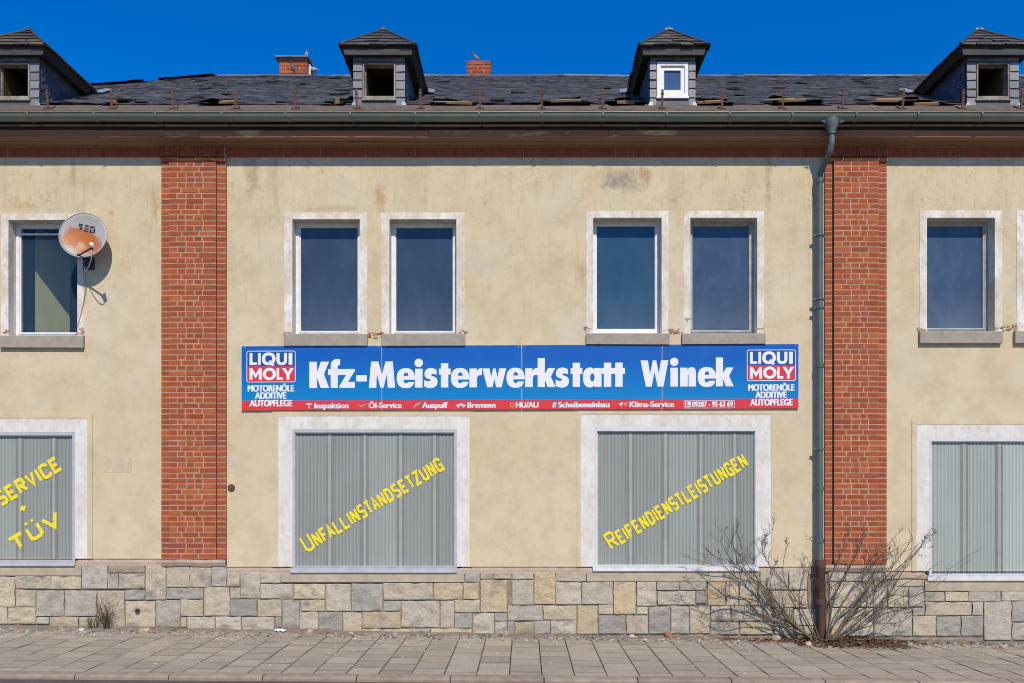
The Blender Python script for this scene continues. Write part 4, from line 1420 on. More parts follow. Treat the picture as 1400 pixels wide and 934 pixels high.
# heavy condensed alphabet of the headline (units: 167 = cap height)
G = {
    'K': [[(0, 0), (0, 167), (49, 167), (49, 100), (73, 167), (126, 167), (93, 88), (126, 0), (72, 0), (49, 66), (49, 0)]],
    'f': [path((17, 0), (17, 82), (0, 82), (0, 120), (17, 120), (17, 138), (18, 184, 60, 184), (77, 183), (77, 146), (64, 148, 62, 134), (62, 120), (80, 120), (80, 82), (62, 82), (62, 0))],
    'z': [[(2, 120), (98, 120), (98, 108), (54, 38), (98, 38), (98, 0), (0, 0), (0, 12), (42, 82), (2, 82)]],
    '-': [[(0, 40), (67, 40), (67, 80), (0, 80)]],
    'M': [[(0, 0), (14, 167), (60, 167), (83, 84), (106, 167), (152, 167), (167, 0), (120, 0), (115, 88), (93, 0), (73, 0), (51, 88), (47, 0)]],
    'e': [path((117, 50), (117, 124, 59, 124), (0, 124, 0, 60), (0, -4, 60, -4), (104, -4, 112, 36), (72, 36), (68, 26, 58, 26), (44, 28, 44, 50)), path((44, 74), (46, 96, 59, 96), (73, 96, 74, 74))],
    'i': [[(2, 0), (2, 120), (50, 120), (50, 0)], ell(26, 157, 27, 27)],
    's': [path((85, 112), (66, 124, 48, 124), (8, 122, 8, 86), (8, 60, 36, 54), (54, 50, 44, 42), (32, 34, 6, 48), (6, 8), (26, -4, 46, -4), (91, -2, 91, 38), (91, 64, 62, 72), (44, 78, 54, 85), (62, 90, 85, 80))],
    't': [[(13, 0), (13, 82), (0, 82), (0, 120), (13, 120), (13, 154), (60, 154), (60, 120), (75, 120), (75, 82), (60, 82), (60, 0)]],
    'r': [path((0, 0), (0, 120), (46, 120), (46, 100), (56, 124, 80, 122), (80, 76), (49, 84, 48, 52), (48, 0))],
    'w': [[(0, 120), (46, 120), (56, 64), (69, 120), (84, 120), (97, 64), (107, 120), (152, 120), (122, 0), (88, 0), (76, 54), (65, 0), (31, 0)]],
    'k': [[(0, 0), (0, 184), (46, 184), (46, 82), (66, 120), (112, 120), (84, 66), (114, 0), (64, 0), (46, 48), (46, 0)]],
    'a': [path((72, 0), (72, 10), (60, -4, 45, -4), (0, -2, 0, 60), (0, 122, 44, 124), (62, 124, 72, 108), (72, 120), (118, 120), (118, 0)), ell(60, 60, 14, 26)],
    'W': [[(0, 167), (47, 167), (61, 82), (78, 167), (100, 167), (116, 82), (130, 167), (177, 167), (146, 0), (109, 0), (89, 92), (70, 0), (34, 0)]],
    'n': [path((0, 0), (0, 120), (46, 120), (46, 106), (58, 124, 74, 124), (101, 122, 101, 84), (101, 0), (54, 0), (54, 68), (52, 84, 49, 68), (48, 0))],
}
# round geometric capitals of the badge (units: 100 = cap height)
G2 = {
    'L': [[(0, 0), (0, 100), (24, 100), (24, 22), (60, 22), (60, 0)]],
    'I': [[(0, 0), (0, 100), (26, 100), (26, 0)]],
    'Q': [path((50, -2), (58, -2, 66, 0), (84, -10), (100, 4), (88, 12), (106, 30, 106, 51), (104, 104, 53, 104), (0, 104, 0, 51), (0, -2, 50, -2)), path((53, 80), (80, 80, 80, 51), (80, 42, 76, 34), (64, 42), (52, 28), (60, 24), (26, 18, 26, 51), (26, 80, 53, 80))],
    'U': [path((0, 100), (25, 100), (25, 42), (25, 21, 43, 21), (61, 21, 61, 42), (61, 100), (86, 100), (86, 40), (86, -2, 43, -2), (0, -2, 0, 40))],
    'M': [[(0, 0), (0, 100), (22, 100), (50, 52), (78, 100), (100, 100), (100, 0), (76, 0), (76, 56), (50, 14), (24, 56), (24, 0)]],
    'O': [ell(53, 51, 53, 53, 36), ell(53, 51, 27, 29, 28)],
    'Y': [[(0, 100), (30, 100), (48, 64), (66, 100), (96, 100), (60, 40), (60, 0), (36, 0), (36, 40)]],
}

# condensed squared strokes of the yellow lettering: unit cell 1 wide, 2 high; list of polylines
G3 = {
    'S': [[(1, 2), (.2, 2), (0, 1.8), (0, 1.25), (.2, 1.05), (.8, .95), (1, .75), (1, .2), (.8, 0), (0, 0)]],
    'E': [[(1, 2), (0, 2), (0, 0), (1, 0)], [(0, 1), (.8, 1)]],
    'R': [[(0, 0), (0, 2), (.8, 2), (1, 1.8), (1, 1.2), (.8, 1), (.3, 1)], [(.12, 1), (.42, 1)], [(.45, 1), (1, 0)]],
    'V': [[(0, 2), (.5, 0), (1, 2)]],
    'I': [[(0, 0), (0, 2)]],
    'C': [[(1, 1.5), (1, 1.8), (.8, 2), (.2, 2), (0, 1.8), (0, .2), (.2, 0), (.8, 0), (1, .2), (1, .5)]],
    '+': [[(0, 1), (1, 1)], [(.5, .5), (.5, 1.5)]],
    'T': [[(0, 2), (1, 2)], [(.5, 2), (.5, 0)]],
    'U': [[(0, 2), (0, .25), (.25, 0), (.75, 0), (1, .25), (1, 2)]],
    'N': [[(0, -.03), (0, 2.05)], [(1, -.05), (1, 2.03)], [(.02, 2.02), (.98, -.02)]],
    'F': [[(1, 2), (0, 2), (0, 0)], [(0, 1), (.8, 1)]],
    'A': [[(0, 0), (.5, 2), (1, 0)], [(.2, .65), (.8, .65)]],
    'L': [[(0, 2), (0, 0), (1, 0)]],
    'D': [[(0, 0), (0, 2), (.6, 2), (1, 1.6), (1, .4), (.6, 0), (0, 0)]],
    'Z': [[(0, 2), (1, 2), (0, 0), (1, 0)]],
    'G': [[(1, 1.5), (1, 1.8), (.8, 2), (.2, 2), (0, 1.8), (0, .2), (.2, 0), (1, 0), (1, .9), (.5, .9)]],
}


def stroke(mb, pts, hw, hh, y, mp):
    """constant-width mitred strip; hw = half width of verticals, hh of horizontals (px)"""
    pts = [Vector(p) for p in pts]
    closed = (pts[0] - pts[-1]).length < 1e-6
    if closed:
        pts = pts[:-1]
    n = len(pts)
    L, Rr = [], []
    def half(d):
        a = abs(d.x)
        return hw + (hh - hw) * a
    for i in range(n):
        d0 = (pts[i] - pts[i - 1]).normalized() if (i > 0 or closed) else None
        d1 = (pts[(i + 1) % n] - pts[i]).normalized() if (i < n - 1 or closed) else None
        if d0 is None: d0 = d1
        if d1 is None: d1 = d0
        n0, n1 = Vector((-d0.y, d0.x)) * half(d0), Vector((-d1.y, d1.x)) * half(d1)
        cr = d0.x * d1.y - d0.y * d1.x
        if abs(cr) < 1e-3:
            off = (n0 + n1) / 2
        else:                       # intersection of the two offset lines
            w = (pts[i] + n1) - (pts[i] + n0)
            t = (w.x * d1.y - w.y * d1.x) / cr
            off = n0 + d0 * t
            if off.length > 1.75 * max(hw, hh):
                off = off.normalized() * 1.75 * max(hw, hh)
        L.append(pts[i] + off); Rr.append(pts[i] - off)
    m = n if closed else n - 1
    for i in range(m):
        j = (i + 1) % n
        mb.face([mp(L[i], y), mp(L[j], y), mp(Rr[j], y), mp(Rr[i], y)])


def slanted(words_, start, ang, mats, parent, yf, name="lettering"):
    """words_: list of (char, x, width, height, gap); start = photo px of the baseline origin"""
    mb = MB()
    ca, sa = math.cos(ang), math.sin(ang)
    ox, oy = start
    x = 0
    for (ch, w, h, gap, hw, hh) in words_:
        ww = 0 if ch == 'I' else w
        for si, pl in enumerate(G3[ch[0]]):
            q = [(x + p[0] * (ww - 2 * hw if ww else 0) + hw, p[1] / 2 * (h - 2 * hh) + hh) for p in pl]
            stroke(mb, q, hw, hh, yf - 0.0004 * si, lambda p, y: Vector((PX(ox + p.x * ca - p.y * sa), y, PZ(oy - p.x * sa - p.y * ca))))
        if ch == 'Ü' or ch == 'UE':
            pass
        if len(ch) > 1:             # diaeresis
            for k in (.28, .72):
                q = [(x + ww * k - 2, h + 4.2), (x + ww * k + 2, h + 4.2)]
                stroke(mb, q, 2, 2, yf, lambda p, y: Vector((PX(ox + p.x * ca - p.y * sa), y, PZ(oy - p.x * sa - p.y * ca))))
        x += (2 * hw if ch == 'I' else w) + gap
    return mb.build(name, mats, parent), x


# ---- shop windows
PCOL = {'panel': (0.268, 0.296, 0.278), 'panel_light': (0.335, 0.385, 0.362)}
SHOPTXT = {
    1: ("UNFALLINSTANDSETZUNG", (420.0, 756.5), 31.3),
    2: ("REIFENDIENSTLEISTUNGEN", (837.0, 753.0), 31.8),
}
for wi, w in enumerate(SW):
    fx0, fy0, fx1, fy1 = w['f']
    wx0, wy0, wx1, wy1 = w['w']
    a0, a1, b0, b1 = PX(fx0), PX(fx1), PZ(fy1), PZ(fy0)
    mb = MB()
    FW = 0.044
    mb.ring(a0, b0, a1, b1, a0 + FW * .8, b0 + .012, a1 - FW * .9, b1 - FW * 1.25, -0.012, 0.06)
    mb.box((a0 - .03, -0.03, PZ(w['rail'])), (a1 + .005, 0.055, b0 - .001))
    mb.box((a0 - .03, -0.045, PZ(w['rail'])), (a1 + .005, -0.031, PZ(w['rail']) + .03))
    mb.ring(a0 + FW * .8, b0 + .012, a1 - FW * .9, b1 - FW * 1.25, a0 + FW * .8 + .01, b0 + .022, a1 - FW * .9 - .01, b1 - FW * 1.25 - .012, 0.012, 0.055)
    win = mb.build("shop_window", M[w['f_m']], bld)
    bv = win.modifiers.new("edge", 'BEVEL'); bv.width = .003; bv.segments = 1
    # ribbed infill
    mb = MB()
    p0, p1 = a0 + FW * .8, a1 - FW * .9
    z0, z1 = b0 + .012, b1 - FW * 1.25
    joints = [a0 + (a1 - a0) * q for q in (0.222, 0.437, 0.655, 0.862)]
    per = 0.0512
    x = p0
    YP = 0.036
    while x < p1:
        # rib: narrow valley then flat
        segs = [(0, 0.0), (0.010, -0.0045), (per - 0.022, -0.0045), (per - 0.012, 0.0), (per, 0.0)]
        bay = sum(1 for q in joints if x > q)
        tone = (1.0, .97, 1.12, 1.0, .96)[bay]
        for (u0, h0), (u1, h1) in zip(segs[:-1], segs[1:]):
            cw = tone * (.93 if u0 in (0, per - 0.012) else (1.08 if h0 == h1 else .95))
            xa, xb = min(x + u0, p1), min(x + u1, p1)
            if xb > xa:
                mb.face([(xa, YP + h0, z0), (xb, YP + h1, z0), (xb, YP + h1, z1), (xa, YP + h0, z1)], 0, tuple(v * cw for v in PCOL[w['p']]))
        x += per
    for jx in joints:
        mb.box((jx - .020, YP - .0095, z0 + .001), (jx + .020, YP - .001, z1 - .001), 1)
        mb.box((jx - .055, YP - .0068, z0 + .001), (jx - .0205, YP - .001, z1 - .001), 2)
        mb.box((jx + .0205, YP - .0068, z0 + .001), (jx + .055, YP - .001, z1 - .001), 2)
    mb.build("ribbed_panel", [M[w['p']], M['panel_strip'], M['panel_edge']], win)
    YL = YP - .0108
    if wi in SHOPTXT:
        txt, st, an = SHOPTXT[wi]
        seq = []
        n_i = txt.count('I')
        for k, ch in enumerate(txt):
            big = k == 0
            seq.append((ch, 15 if big else 10.6, 25 if big else 20.5, 1.6 if not big else 2.0, 1.48, 2.0))
        total = sum((2 * s[4] if s[0] == 'I' else s[1]) + s[3] for s in seq)
        target = 225.0 if wi == 1 else 221.5
        k = target / total
        KERN = {'FA': -1.7, 'TA': -1.3, 'AN': -.5, 'LI': .4, 'NF': .3, 'LE': -.4, 'TL': -.4, 'TU': -.2, 'ET': -.6, 'TZ': -.6, 'ST': -.6}
        seq = [(s[0], s[1] * k, s[2], s[3] * k + KERN.get(txt[i:i + 2], .15), s[4], s[5]) for i, s in enumerate(seq)]
        slanted(seq, st, R(an), M['yellow'], win, YL)
    if wi == 0:
        seq = [(ch, 13.8, 22, 2.2, 2.0, 2.4) for ch in "SERVICE"]
        tot = sum((2 * s[4] if s[0] == 'I' else s[1]) + s[3] for s in seq) - 2.2
        an = R(31.5)
        ex, ey = 85.5, 641.5
        slanted(seq, (ex - tot * math.cos(an), ey + tot * math.sin(an)), an, M['yellow'], win, YL)
        slanted([('+', 13, 19, 0, 1.7, 1.7)], (29.5, 706.5), an, M['yellow'], win, YL, "lettering")
        seq = [('T', 24, 22, 4.2, 2.3, 2.6), ('UE', 21, 22, 4.0, 2.3, 2.6), ('V', 25, 22, 0, 2.3, 2.6)]
        slanted(seq, (18.5, 756.5), R(31), M['yellow'], win, YL, "lettering")
    mb = MB()
    zlow = PZ(w['low'])
    mb.ring(PX(wx0), zlow + .002, PX(wx1), PZ(wy0), a0, zlow + .002, a1, b1, -0.010, 0.05)
    mb.build("surround", M['surround'], win)
    sx0, sy0, sx1, sy1 = w['sill']
    p, q = P(sx0, sy1), P(sx1, sy0)
    mb = MB()
    mb.box((p.x, -.020, p.z), (q.x, .04, q.z - .002))
    o = mb.build("sill", M['sillstone'], win)
    bv = o.modifiers.new("edge", 'BEVEL'); bv.width = .006; bv.segments = 2

# ------------------------------------------------------------------ the sign
sign = empty("workshop_sign", P(711, 517))
tag(sign, "long blue and red workshop name board with white lettering, above the two middle shop windows", "sign")
inv = Matrix.Translation(-Vector(sign.location))


def sgn(o):
    o.matrix_parent_inverse = inv
    return o


SL, SR = 331.0, 1091.0
rot = -3.0 / 760.0        # the board rises slightly to the right


def SP(px, py, y):
    """sign-plane point; py as measured at the left end of the board"""
    return P(px, py + (px - SL) * rot, 0) + Vector((0, y, 0))


seams = [SL, 522.3, 713.3, 905.0, SR]
YS = -0.030
for k in range(4):
    mb = MB()
    g0 = 0.35 if k else 0
    g1 = 0.35 if k < 3 else 0
    xa, xb = seams[k] + g0, seams[k + 1] - g1
    for (ya, yb, mi) in ((474, 548.2, 0), (548.2, 561.5, 1)):
        a, b, c, d_ = SP(xa, yb, YS), SP(xb, yb, YS), SP(xb, ya, YS), SP(xa, ya, YS)
        mb.face([a, b, c, d_], mi)
        for (ea, eb) in ((xa, xa + .2), (xb - .2, xb)):
            mb.face([SP(ea, yb, YS - .0004), SP(eb, yb, YS - .0004), SP(eb, ya, YS - .0004), SP(ea, ya, YS - .0004)], 2)
    q = [SP(xa, 561.5, YS), SP(xb, 561.5, YS), SP(xb, 474, YS), SP(xa, 474, YS)]
    r_ = [v + Vector((0, .010, 0)) for v in q]
    for i in range(4):
        mb.face([q[i], r_[i], r_[(i + 1) % 4], q[(i + 1) % 4]], 2)
    mb.face(r_, 2)
    pn = sgn(mb.build("panel", [M['signblue'], M['signred'], M['signwhite']], sign))
    for px in (xa + 4.0, (xa + xb) / 2, xb - 4.0):
        for py in (475.6, 559.6):
            c = SP(px, py, YS)
            mb = MB()
            n = 8
            mb.faces([(c.x, c.y - .004, c.z)] + [(c.x + .006 * math.cos(2 * math.pi * i / n), c.y - .001, c.z + .006 * math.sin(2 * math.pi * i / n)) for i in range(n)], [(0, 1 + i, 1 + (i + 1) % n) for i in range(n)])
            so_ = mb.build("screw", M['alu_bright'] if py < 500 else M['signred'], pn)
mb = MB()
for px in (400, 520, 640, 760, 880, 1000):
    a, b = SP(px, 560, 0), SP(px + 5, 476, 0)
    mb.box((a.x, YS + .0105, a.z), (b.x, 0, b.z))
mb2 = mb.build("mounting_batten", M['darkwood'], sign); sgn(mb2)

def sign_xf(px0, pybase, ux, uy, y):
    """units -> world on the sign plane"""
    o = SP(px0, pybase, y)
    return Matrix(((ux * S, 0, 0, o.x), (0, 0, -1, o.y), (ux * S * (-rot) * 1.0, uy * S, 0, o.z), (0, 0, 0, 1)))


u = 1 / 4.667
lets = [('K', 423.7), ('f', 449.2), ('z', 464.8), ('-', 487.8), ('M', 504.9), ('e', 542.8), ('i', 567.3), ('s', 579.0), ('t', 600.3), ('e', 616.8), ('r', 642.0), ('w', 659.6),
        ('e', 692.4), ('r', 718.0), ('k', 735.0), ('s', 758.2), ('t', 780.0), ('a', 796.8), ('t', 822.5), ('t', 838.0), ('W', 875.3), ('i', 915.6), ('n', 929.3), ('e', 953.2), ('k', 978.0)]
def join(name, objs, parent):
    mb = MB()
    for o in objs:
        me = o.data
        for p in me.polygons:
            mb.face([me.vertices[i].co for i in p.vertices])
        bpy.data.objects.remove(o); 
    return mb.build(name, M['signwhite'], parent)


parts = []
for gi, (ch, px) in enumerate(lets):
    parts.append(curve_mesh(G[ch], "glyph", M['signwhite'], None, sign_xf(px, 531.3 + (px - 423.7) * 0.0, u, u, YS - .002 - .0003 * (gi % 2))))
sgn(join("headline", parts, sign))
for li, (lx0, lx1, ly0, ly1) in enumerate(((338, 405, 480.3, 523.3), (1020.3, 1087.2, 481.4, 524.2))):
    def rr(x0, y0, x1, y1, r):
        o = []
        for (cx, cy, a0) in ((x1 - r, y1 - r, 0), (x0 + r, y1 - r, 90), (x0 + r, y0 + r, 180), (x1 - r, y0 + r, 270)):
            for k in range(6):
                a = R(a0 + 90 * k / 5)
                o.append((cx + r * math.cos(a), cy + r * math.sin(a)))
        return o
    W_, H_ = lx1 - lx0, ly1 - ly0
    fr = curve_mesh([rr(0, 0, W_, H_, 3.0), rr(.9, .9, W_ - .9, H_ - .9, 2.3)], "logo_badge", M['signwhite'], sign, sign_xf(lx0, ly1, 1, 1, YS - .0016))
    sgn(fr)
    mid = H_ * .505
    red = curve_mesh([path((1.5, mid), (1.5, 3), (1.5, 1.4, 3, 1.4), (W_ - 3, 1.4), (W_ - 1.5, 1.4, W_ - 1.5, 3), (W_ - 1.5, mid))], "red_field", M['signred'], fr, sign_xf(lx0, ly1, 1, 1, YS - .0010))
    blue = curve_mesh([path((1.5, mid + .6), (W_ - 1.5, mid + .6), (W_ - 1.5, H_ - 3), (W_ - 1.5, H_ - 1.5, W_ - 3, H_ - 1.5), (3, H_ - 1.5), (1.5, H_ - 1.5, 1.5, H_ - 3))], "blue_field",
                      simple("deep blue print", (0.005, 0.075, 0.33), .4, .4, .06, 3, 0), fr, sign_xf(lx0, ly1, 1, 1, YS - .0010))
    q = 1 / 8.9
    sp = []
    for ch, x0, wd in (('L', 37, 88), ('I', 140, 33), ('Q', 187, 166), ('U', 364, 128), ('I', 511, 46)):
        bw = max(p[0] for pl in G2[ch] for p in pl)
        sp += [[(x0 * q + p[0] / bw * wd * q, H_ - 19.4 + p[1] / 100 * 16.4) for p in pl] for pl in G2[ch]]
    for ch, x0, wd in (('M', 37, 148), ('O', 195, 165), ('L', 366, 76), ('Y', 432, 142)):
        bw = max(p[0] for pl in G2[ch] for p in pl)
        sp += [[(x0 * q + p[0] / bw * wd * q, 3.2 + p[1] / 100 * 16.0) for p in pl] for pl in G2[ch]]
    curve_mesh(sp, "logo_lettering", M['signwhite'], fr, sign_xf(lx0, ly1, 1, 1, YS - .0022))


def text_mesh(txt, name, mat, parent, x0, x1, base, cap, y, bold=0.02, extra=None):
    cu = bpy.data.curves.new(name, 'FONT')
    cu.body = "H"
    cu.offset = 0.0
    ob = bpy.data.objects.new(name + "_tmp", cu)
    col.objects.link(ob)
    dg = bpy.context.evaluated_depsgraph_get()
    me = bpy.data.meshes.new_from_object(ob.evaluated_get(dg))
    hh = max(v.co.y for v in me.vertices); bpy.data.meshes.remove(me)
    cu.body = txt
    dg = bpy.context.evaluated_depsgraph_get(); dg.update()
    me = bpy.data.meshes.new_from_object(ob.evaluated_get(dg))
    bpy.data.objects.remove(ob); bpy.data.curves.remove(cu)
    lo, hi = min(v.co.x for v in me.vertices), max(v.co.x for v in me.vertices)
    ux, uy = (x1 - x0) / (hi - lo), (base - cap) / hh
    me.transform(Matrix.Translation((-lo, 0, 0)))
    mb = MB()
    for k, (sh_, sv_) in enumerate(((0.0, 0), (-bold, .2), (bold, .2), (-bold / 2, -.2), (bold / 2, -.2), (-bold, -.2), (bold, -.2))):
        xf = sign_xf(x0 + sh_, base + sv_, ux, uy, y - .0003 * k)
        for p in me.polygons:
            mb.face([xf @ me.vertices[i].co for i in p.vertices])
    bpy.data.meshes.remove(me)
    return mb.build(name, mat, parent)


YT = YS - .0018
for dx, dyy in ((0, 0), (682.3, 1.6)):
    for txt, a, b, base, cap in (("MOTORENÖLE", 340.2, 402.6, 535.8, 527.4), ("ADDITIVE", 350.1, 392, 545.7, 537.3), ("AUTOPFLEGE", 342.8, 400, 556, 547.7)):
        sgn(text_mesh(txt, "tagline", M['signwhite'], sign, a + dx, b + dx, base + dyy, cap + dyy, YT, .62))
for txt, a, b in (("Inspektion", 430.8, 477), ("Öl-Service", 505, 549.3), ("Auspuff", 577.8, 611.9), ("Bremsen", 639.7, 677.4), ("HU/AU", 705.7, 735.7), ("Scheibeneinbau", 763.6, 832.6), ("Klima-Service", 860.7, 920.7)):
    sgn(text_mesh(txt, "service_name", M['signwhite'], sign, a, b, 559.0, 551.8, YT, .45))
box_ = sgn(curve_mesh([[(0, 0), (69, 0), (69, 10.6), (0, 10.6)], [(.5, .5), (68.5, .5), (68.5, 10.1), (.5, 10.1)]], "phone_box", M['signwhite'], sign, sign_xf(934.4, 561.0, 1, 1, YT)))
text_mesh("09287 - 95 63 69", "phone_number", M['signwhite'], box_, 945.6, 1001, 558.9, 552.2, YT, .38)
curve_mesh([[(1.6, 1.4), (9.2, 1.4), (9.2, 9.2), (1.6, 9.2)], path((3.0, 2.6), (6, 2.4, 8, 3.4), (7.4, 4.6), (5, 3.8), (4.6, 6.6), (6.2, 7.4), (5.2, 8.4), (3.0, 8.2))], "phone_icon", M['signwhite'], box_, sign_xf(934.4, 561.0, 1, 1, YT - .0004))
# little service pictograms
ICON = M['signwhite']
igrey = simple("grey pictogram print", (0.32, 0.33, 0.33), .5, .3, .1, 10, 0)
ig2 = simple("pale blue pictogram print", (0.35, 0.55, 0.72), .5, .3, .1, 10, 0)
iy = simple("ochre pictogram print", (0.62, 0.36, 0.05), .5, .3, .1, 10, 0)
IC = [
    (418.6, ICON, [path((0, 5), (1, 7.4, 4.5, 7.6), (8, 7.4, 9.4, 5), (6, 5.4), (5.4, 5.4), (5.4, 0), (4.2, 0), (4.2, 5.4), (3, 5.4))]),
    (488, igrey, [[(0, 4), (4, 3.6), (5, 2), (9, 2), (11, 4.6), (14, 5.4), (14, 6.2), (10, 5.6), (8, 4), (5.5, 4.2), (3, 4.9)]]),
    (565, igrey, [[(0, 0), (2, .6), (4, 2.6), (9, 4.6), (11, 7), (8, 7.6), (4, 6), (2, 3.4)]]),
    (623.6, ICON, [[(0, 4.2), (4, 4.6), (5, 6), (9, 6), (10, 4.6), (13.4, 4.2), (13.4, 2.8), (0, 2.8)], ell(3, 2, 1.6, 1.5, 12), ell(10.4, 2, 1.6, 1.5, 12)]),
    (697, iy, [ell(3.3, 3.4, 3.3, 3.2, 20), ell(3.3, 3.4, 2.1, 2.0, 16)]),
    (754.6, ig2, [[(0, 0), (5, 0), (6.6, 7), (1.6, 7)]]),
    (845.7, ICON, [ell(2, 4.6, 1.5, 1.5, 10), ell(4.6, 5.4, 1.3, 1.3, 10), ell(3.4, 2.6, 1.4, 1.3, 10), [(7, 5.6), (12, 6.2), (12, 5.4), (7, 4.8)], [(7, 3.6), (11, 2.6), (10.6, 1.9), (7, 2.9)]]),
]
for px, m_, sp in IC:
    sgn(curve_mesh(sp, "service_icon", m_, sign, sign_xf(px, 559.2, 1, 1, YT)))

# ------------------------------------------------------------------ satellite dish
O_DISH = 0.245
dc = P(114.5, 322.5, -O_DISH)
dish = empty("satellite_dish", (dc.x, 0, dc.z - .35))
tag(dish, "round grey satellite dish with rust-orange stain and dark lettering, fixed beside an upper window", "satellite dish")
dinv = Matrix.Translation(-Vector(dish.location))
nrm_d = Vector((0.10, -1.0, 0.16)).normalized()
roll = R(-10)
zax = nrm_d
xax = Vector((0, 0, 1)).cross(zax) * -1
xax = Vector((1, 0, 0)); xax = (xax - zax * xax.dot(zax)).normalized()
yax = zax.cross(xax)
fr_ = Matrix((xax, yax, zax)).transposed().to_4x4()
DM = Matrix.Translation(dc) @ fr_ @ Matrix.Rotation(roll, 4, 'Z')


def dish_mat():
    t = NT("dish paint")
    at = t.n("ShaderNodeAttribute", attribute_name="uvd")
    n1 = t.noise(9, 6, 0.7)
    sep = t.n("ShaderNodeSeparateXYZ"); t.l(at.outputs["Vector"], sep.inputs[0])
    def blob(cx, cy, r, k):
        dx = t.math('SUBTRACT', sep.outputs[0], cx); dy_ = t.math('SUBTRACT', sep.outputs[1], cy)
        d = t.math('SQRT', t.math('ADD', t.math('MULTIPLY', dx, dx), t.math('MULTIPLY', dy_, dy_)))
        d = t.math('ADD', d, t.math('MULTIPLY', t.math('SUBTRACT', n1, .5), .7))
        return t.ramp(d, r, r * .62, 0, k)
    c = t.mix(t.ramp(t.noise(3, 4, .6), .4, .7, 0, .5), (0.36, 0.36, 0.355), (0.44, 0.43, 0.41))
    for b in ((-.38, -.18, .58, 1.0), (.12, -.28, .62, 1.0), (.45, -.30, .45, .9), (-.15, -.02, .45, .85)):
        c = t.mix(blob(*b), c, (0.40, 0.115, 0.012))
    c = t.mix(blob(-.05, -.48, .24, .55), c, (0.55, 0.42, 0.27))
    return t.fin(c, .5, .4)


me = bpy.data.meshes.new("reflector")
NR, NA = 9, 48
RX, RYd = 0.318, 0.325
verts, faces, uvd = [], [], []
for side in (0, 1):
    for i in range(NR + 1):
        r_ = i / NR
        for k in range(NA):
            a = 2 * math.pi * k / NA
            x, yv = r_ * math.cos(a), r_ * math.sin(a)
            verts.append(DM @ Vector((x * RX, yv * RYd, 0.055 * r_ * r_ - .03 - (0.006 if side else 0))))
            uvd.append((x, yv, 0))
base = (NR + 1) * NA
for i in range(NR):
    for k in range(NA):
        k2 = (k + 1) % NA
        faces.append((i * NA + k, (i + 1) * NA + k, (i + 1) * NA + k2, i * NA + k2))
        faces.append((base + i * NA + k, base + i * NA + k2, base + (i + 1) * NA + k2, base + (i + 1) * NA + k))
for k in range(NA):
    k2 = (k + 1) % NA
    faces.append((NR * NA + k, base + NR * NA + k, base + NR * NA + k2, NR * NA + k2))
me.from_pydata([tuple(v) for v in verts], [], faces)
at = me.attributes.new("uvd", 'FLOAT_VECTOR', 'POINT')
at.data.foreach_set("vector", [c for q in uvd for c in q])
me.polygons.foreach_set("use_smooth", [True] * len(faces))
me.materials.append(dish_mat())
refl = bpy.data.objects.new("reflector", me); col.objects.link(refl); refl.parent = dish; refl.matrix_parent_inverse = dinv
mb = MB()
mb.tube([DM @ Vector((RX * math.cos(2 * math.pi * k / 40), RYd * math.sin(2 * math.pi * k / 40), .024)) for k in range(41)], .007, 6, cap=False)
o = mb.build("rim", simple("dish rim", (.40, .40, .39), .5, .4, .1, 8, 0), dish); o.matrix_parent_inverse = dinv
# lettering on the dish
mb = MB()
LET = {'S': [[(1, 2), (.1, 2)], [(.1, 1.75), (.95, .55)], [(.95, .25), (.4, .2)]], 'E': [[(0, 2), (1, 2)], [(.1, 1), (1, 1)], [(0, 0), (1, 0)]], 'G': [[(1, 2), (0, 2), (0, 0), (1, 0), (1, .95), (.5, .95)]]}
for ch, lx in (('S', -.115), ('E', -.030), ('G', .056)):
    for si, pl in enumerate(LET[ch]):
        q = [(lx + p[0] * .058, .085 + p[1] * .036) for p in pl]
        stroke(mb, q, .0105, .0105, 0, lambda p, y: DM @ Vector((p.x, p.y, 0.055 * ((p.x / RX) ** 2 + (p.y / RYd) ** 2) - .026)))
o = mb.build("lettering", simple("dark dish print", (.035, .036, .04), .6, .3, .1, 8, 0), dish); o.matrix_parent_inverse = dinv
# arm and feed head
lnb = P(126, 335.5, -.56)
foot = DM @ Vector((0.02, -RYd * .93, .02))
mb = MB()
mb.tube([foot, lnb + Vector((-.01, .03, -.02))], .011, 8)
mb.obox(Matrix.Translation(foot - Vector((0, 0, .01))), .04, .03, .03)
o = mb.build("feed_arm", simple("dark arm", (.03, .03, .032), .6, .3, .1, 8, 0), dish); o.matrix_parent_inverse = dinv
mb = MB()
d_ = (dc - lnb).normalized()
mb.tube([lnb - d_ * .05, lnb - d_ * .045, lnb + d_ * .0, lnb + d_ * .03, lnb + d_ * .04], [.018, .024, .026, .034, .034], 12, 0)
mb.tube([lnb + Vector((0, 0, -.055)), lnb + Vector((0, 0, -.015))], [.014, .02], 8, 1)
o = mb.build("feed_head", [simple("off white feed head", (.62, .60, .55), .5, .4, .1, 8, 0), simple("black plug", (.02, .02, .02), .6, .3, .1, 8, 0)], dish); o.matrix_parent_inverse = dinv
mb = MB()
pl = P(122.5, 361, -.0)
mb.box((pl.x - .085, -.012, pl.z - .09), (pl.x + .075, -.001, pl.z + .09))
mb.tube([(pl.x, -.01, pl.z), (pl.x, -.14, pl.z), (pl.x + .0, -.16, pl.z + .03), (pl.x + .0, -.17, dc.z - .05)], .02, 10)
mb.tube([(pl.x, -.17, dc.z - .02), dc + Vector((0.02, .075, -.02))], .03, 10)
o = mb.build("wall_bracket", simple("dark blue bracket", (.035, .055, .10), .6, .3, .2, 8, .1), dish); o.matrix_parent_inverse = dinv
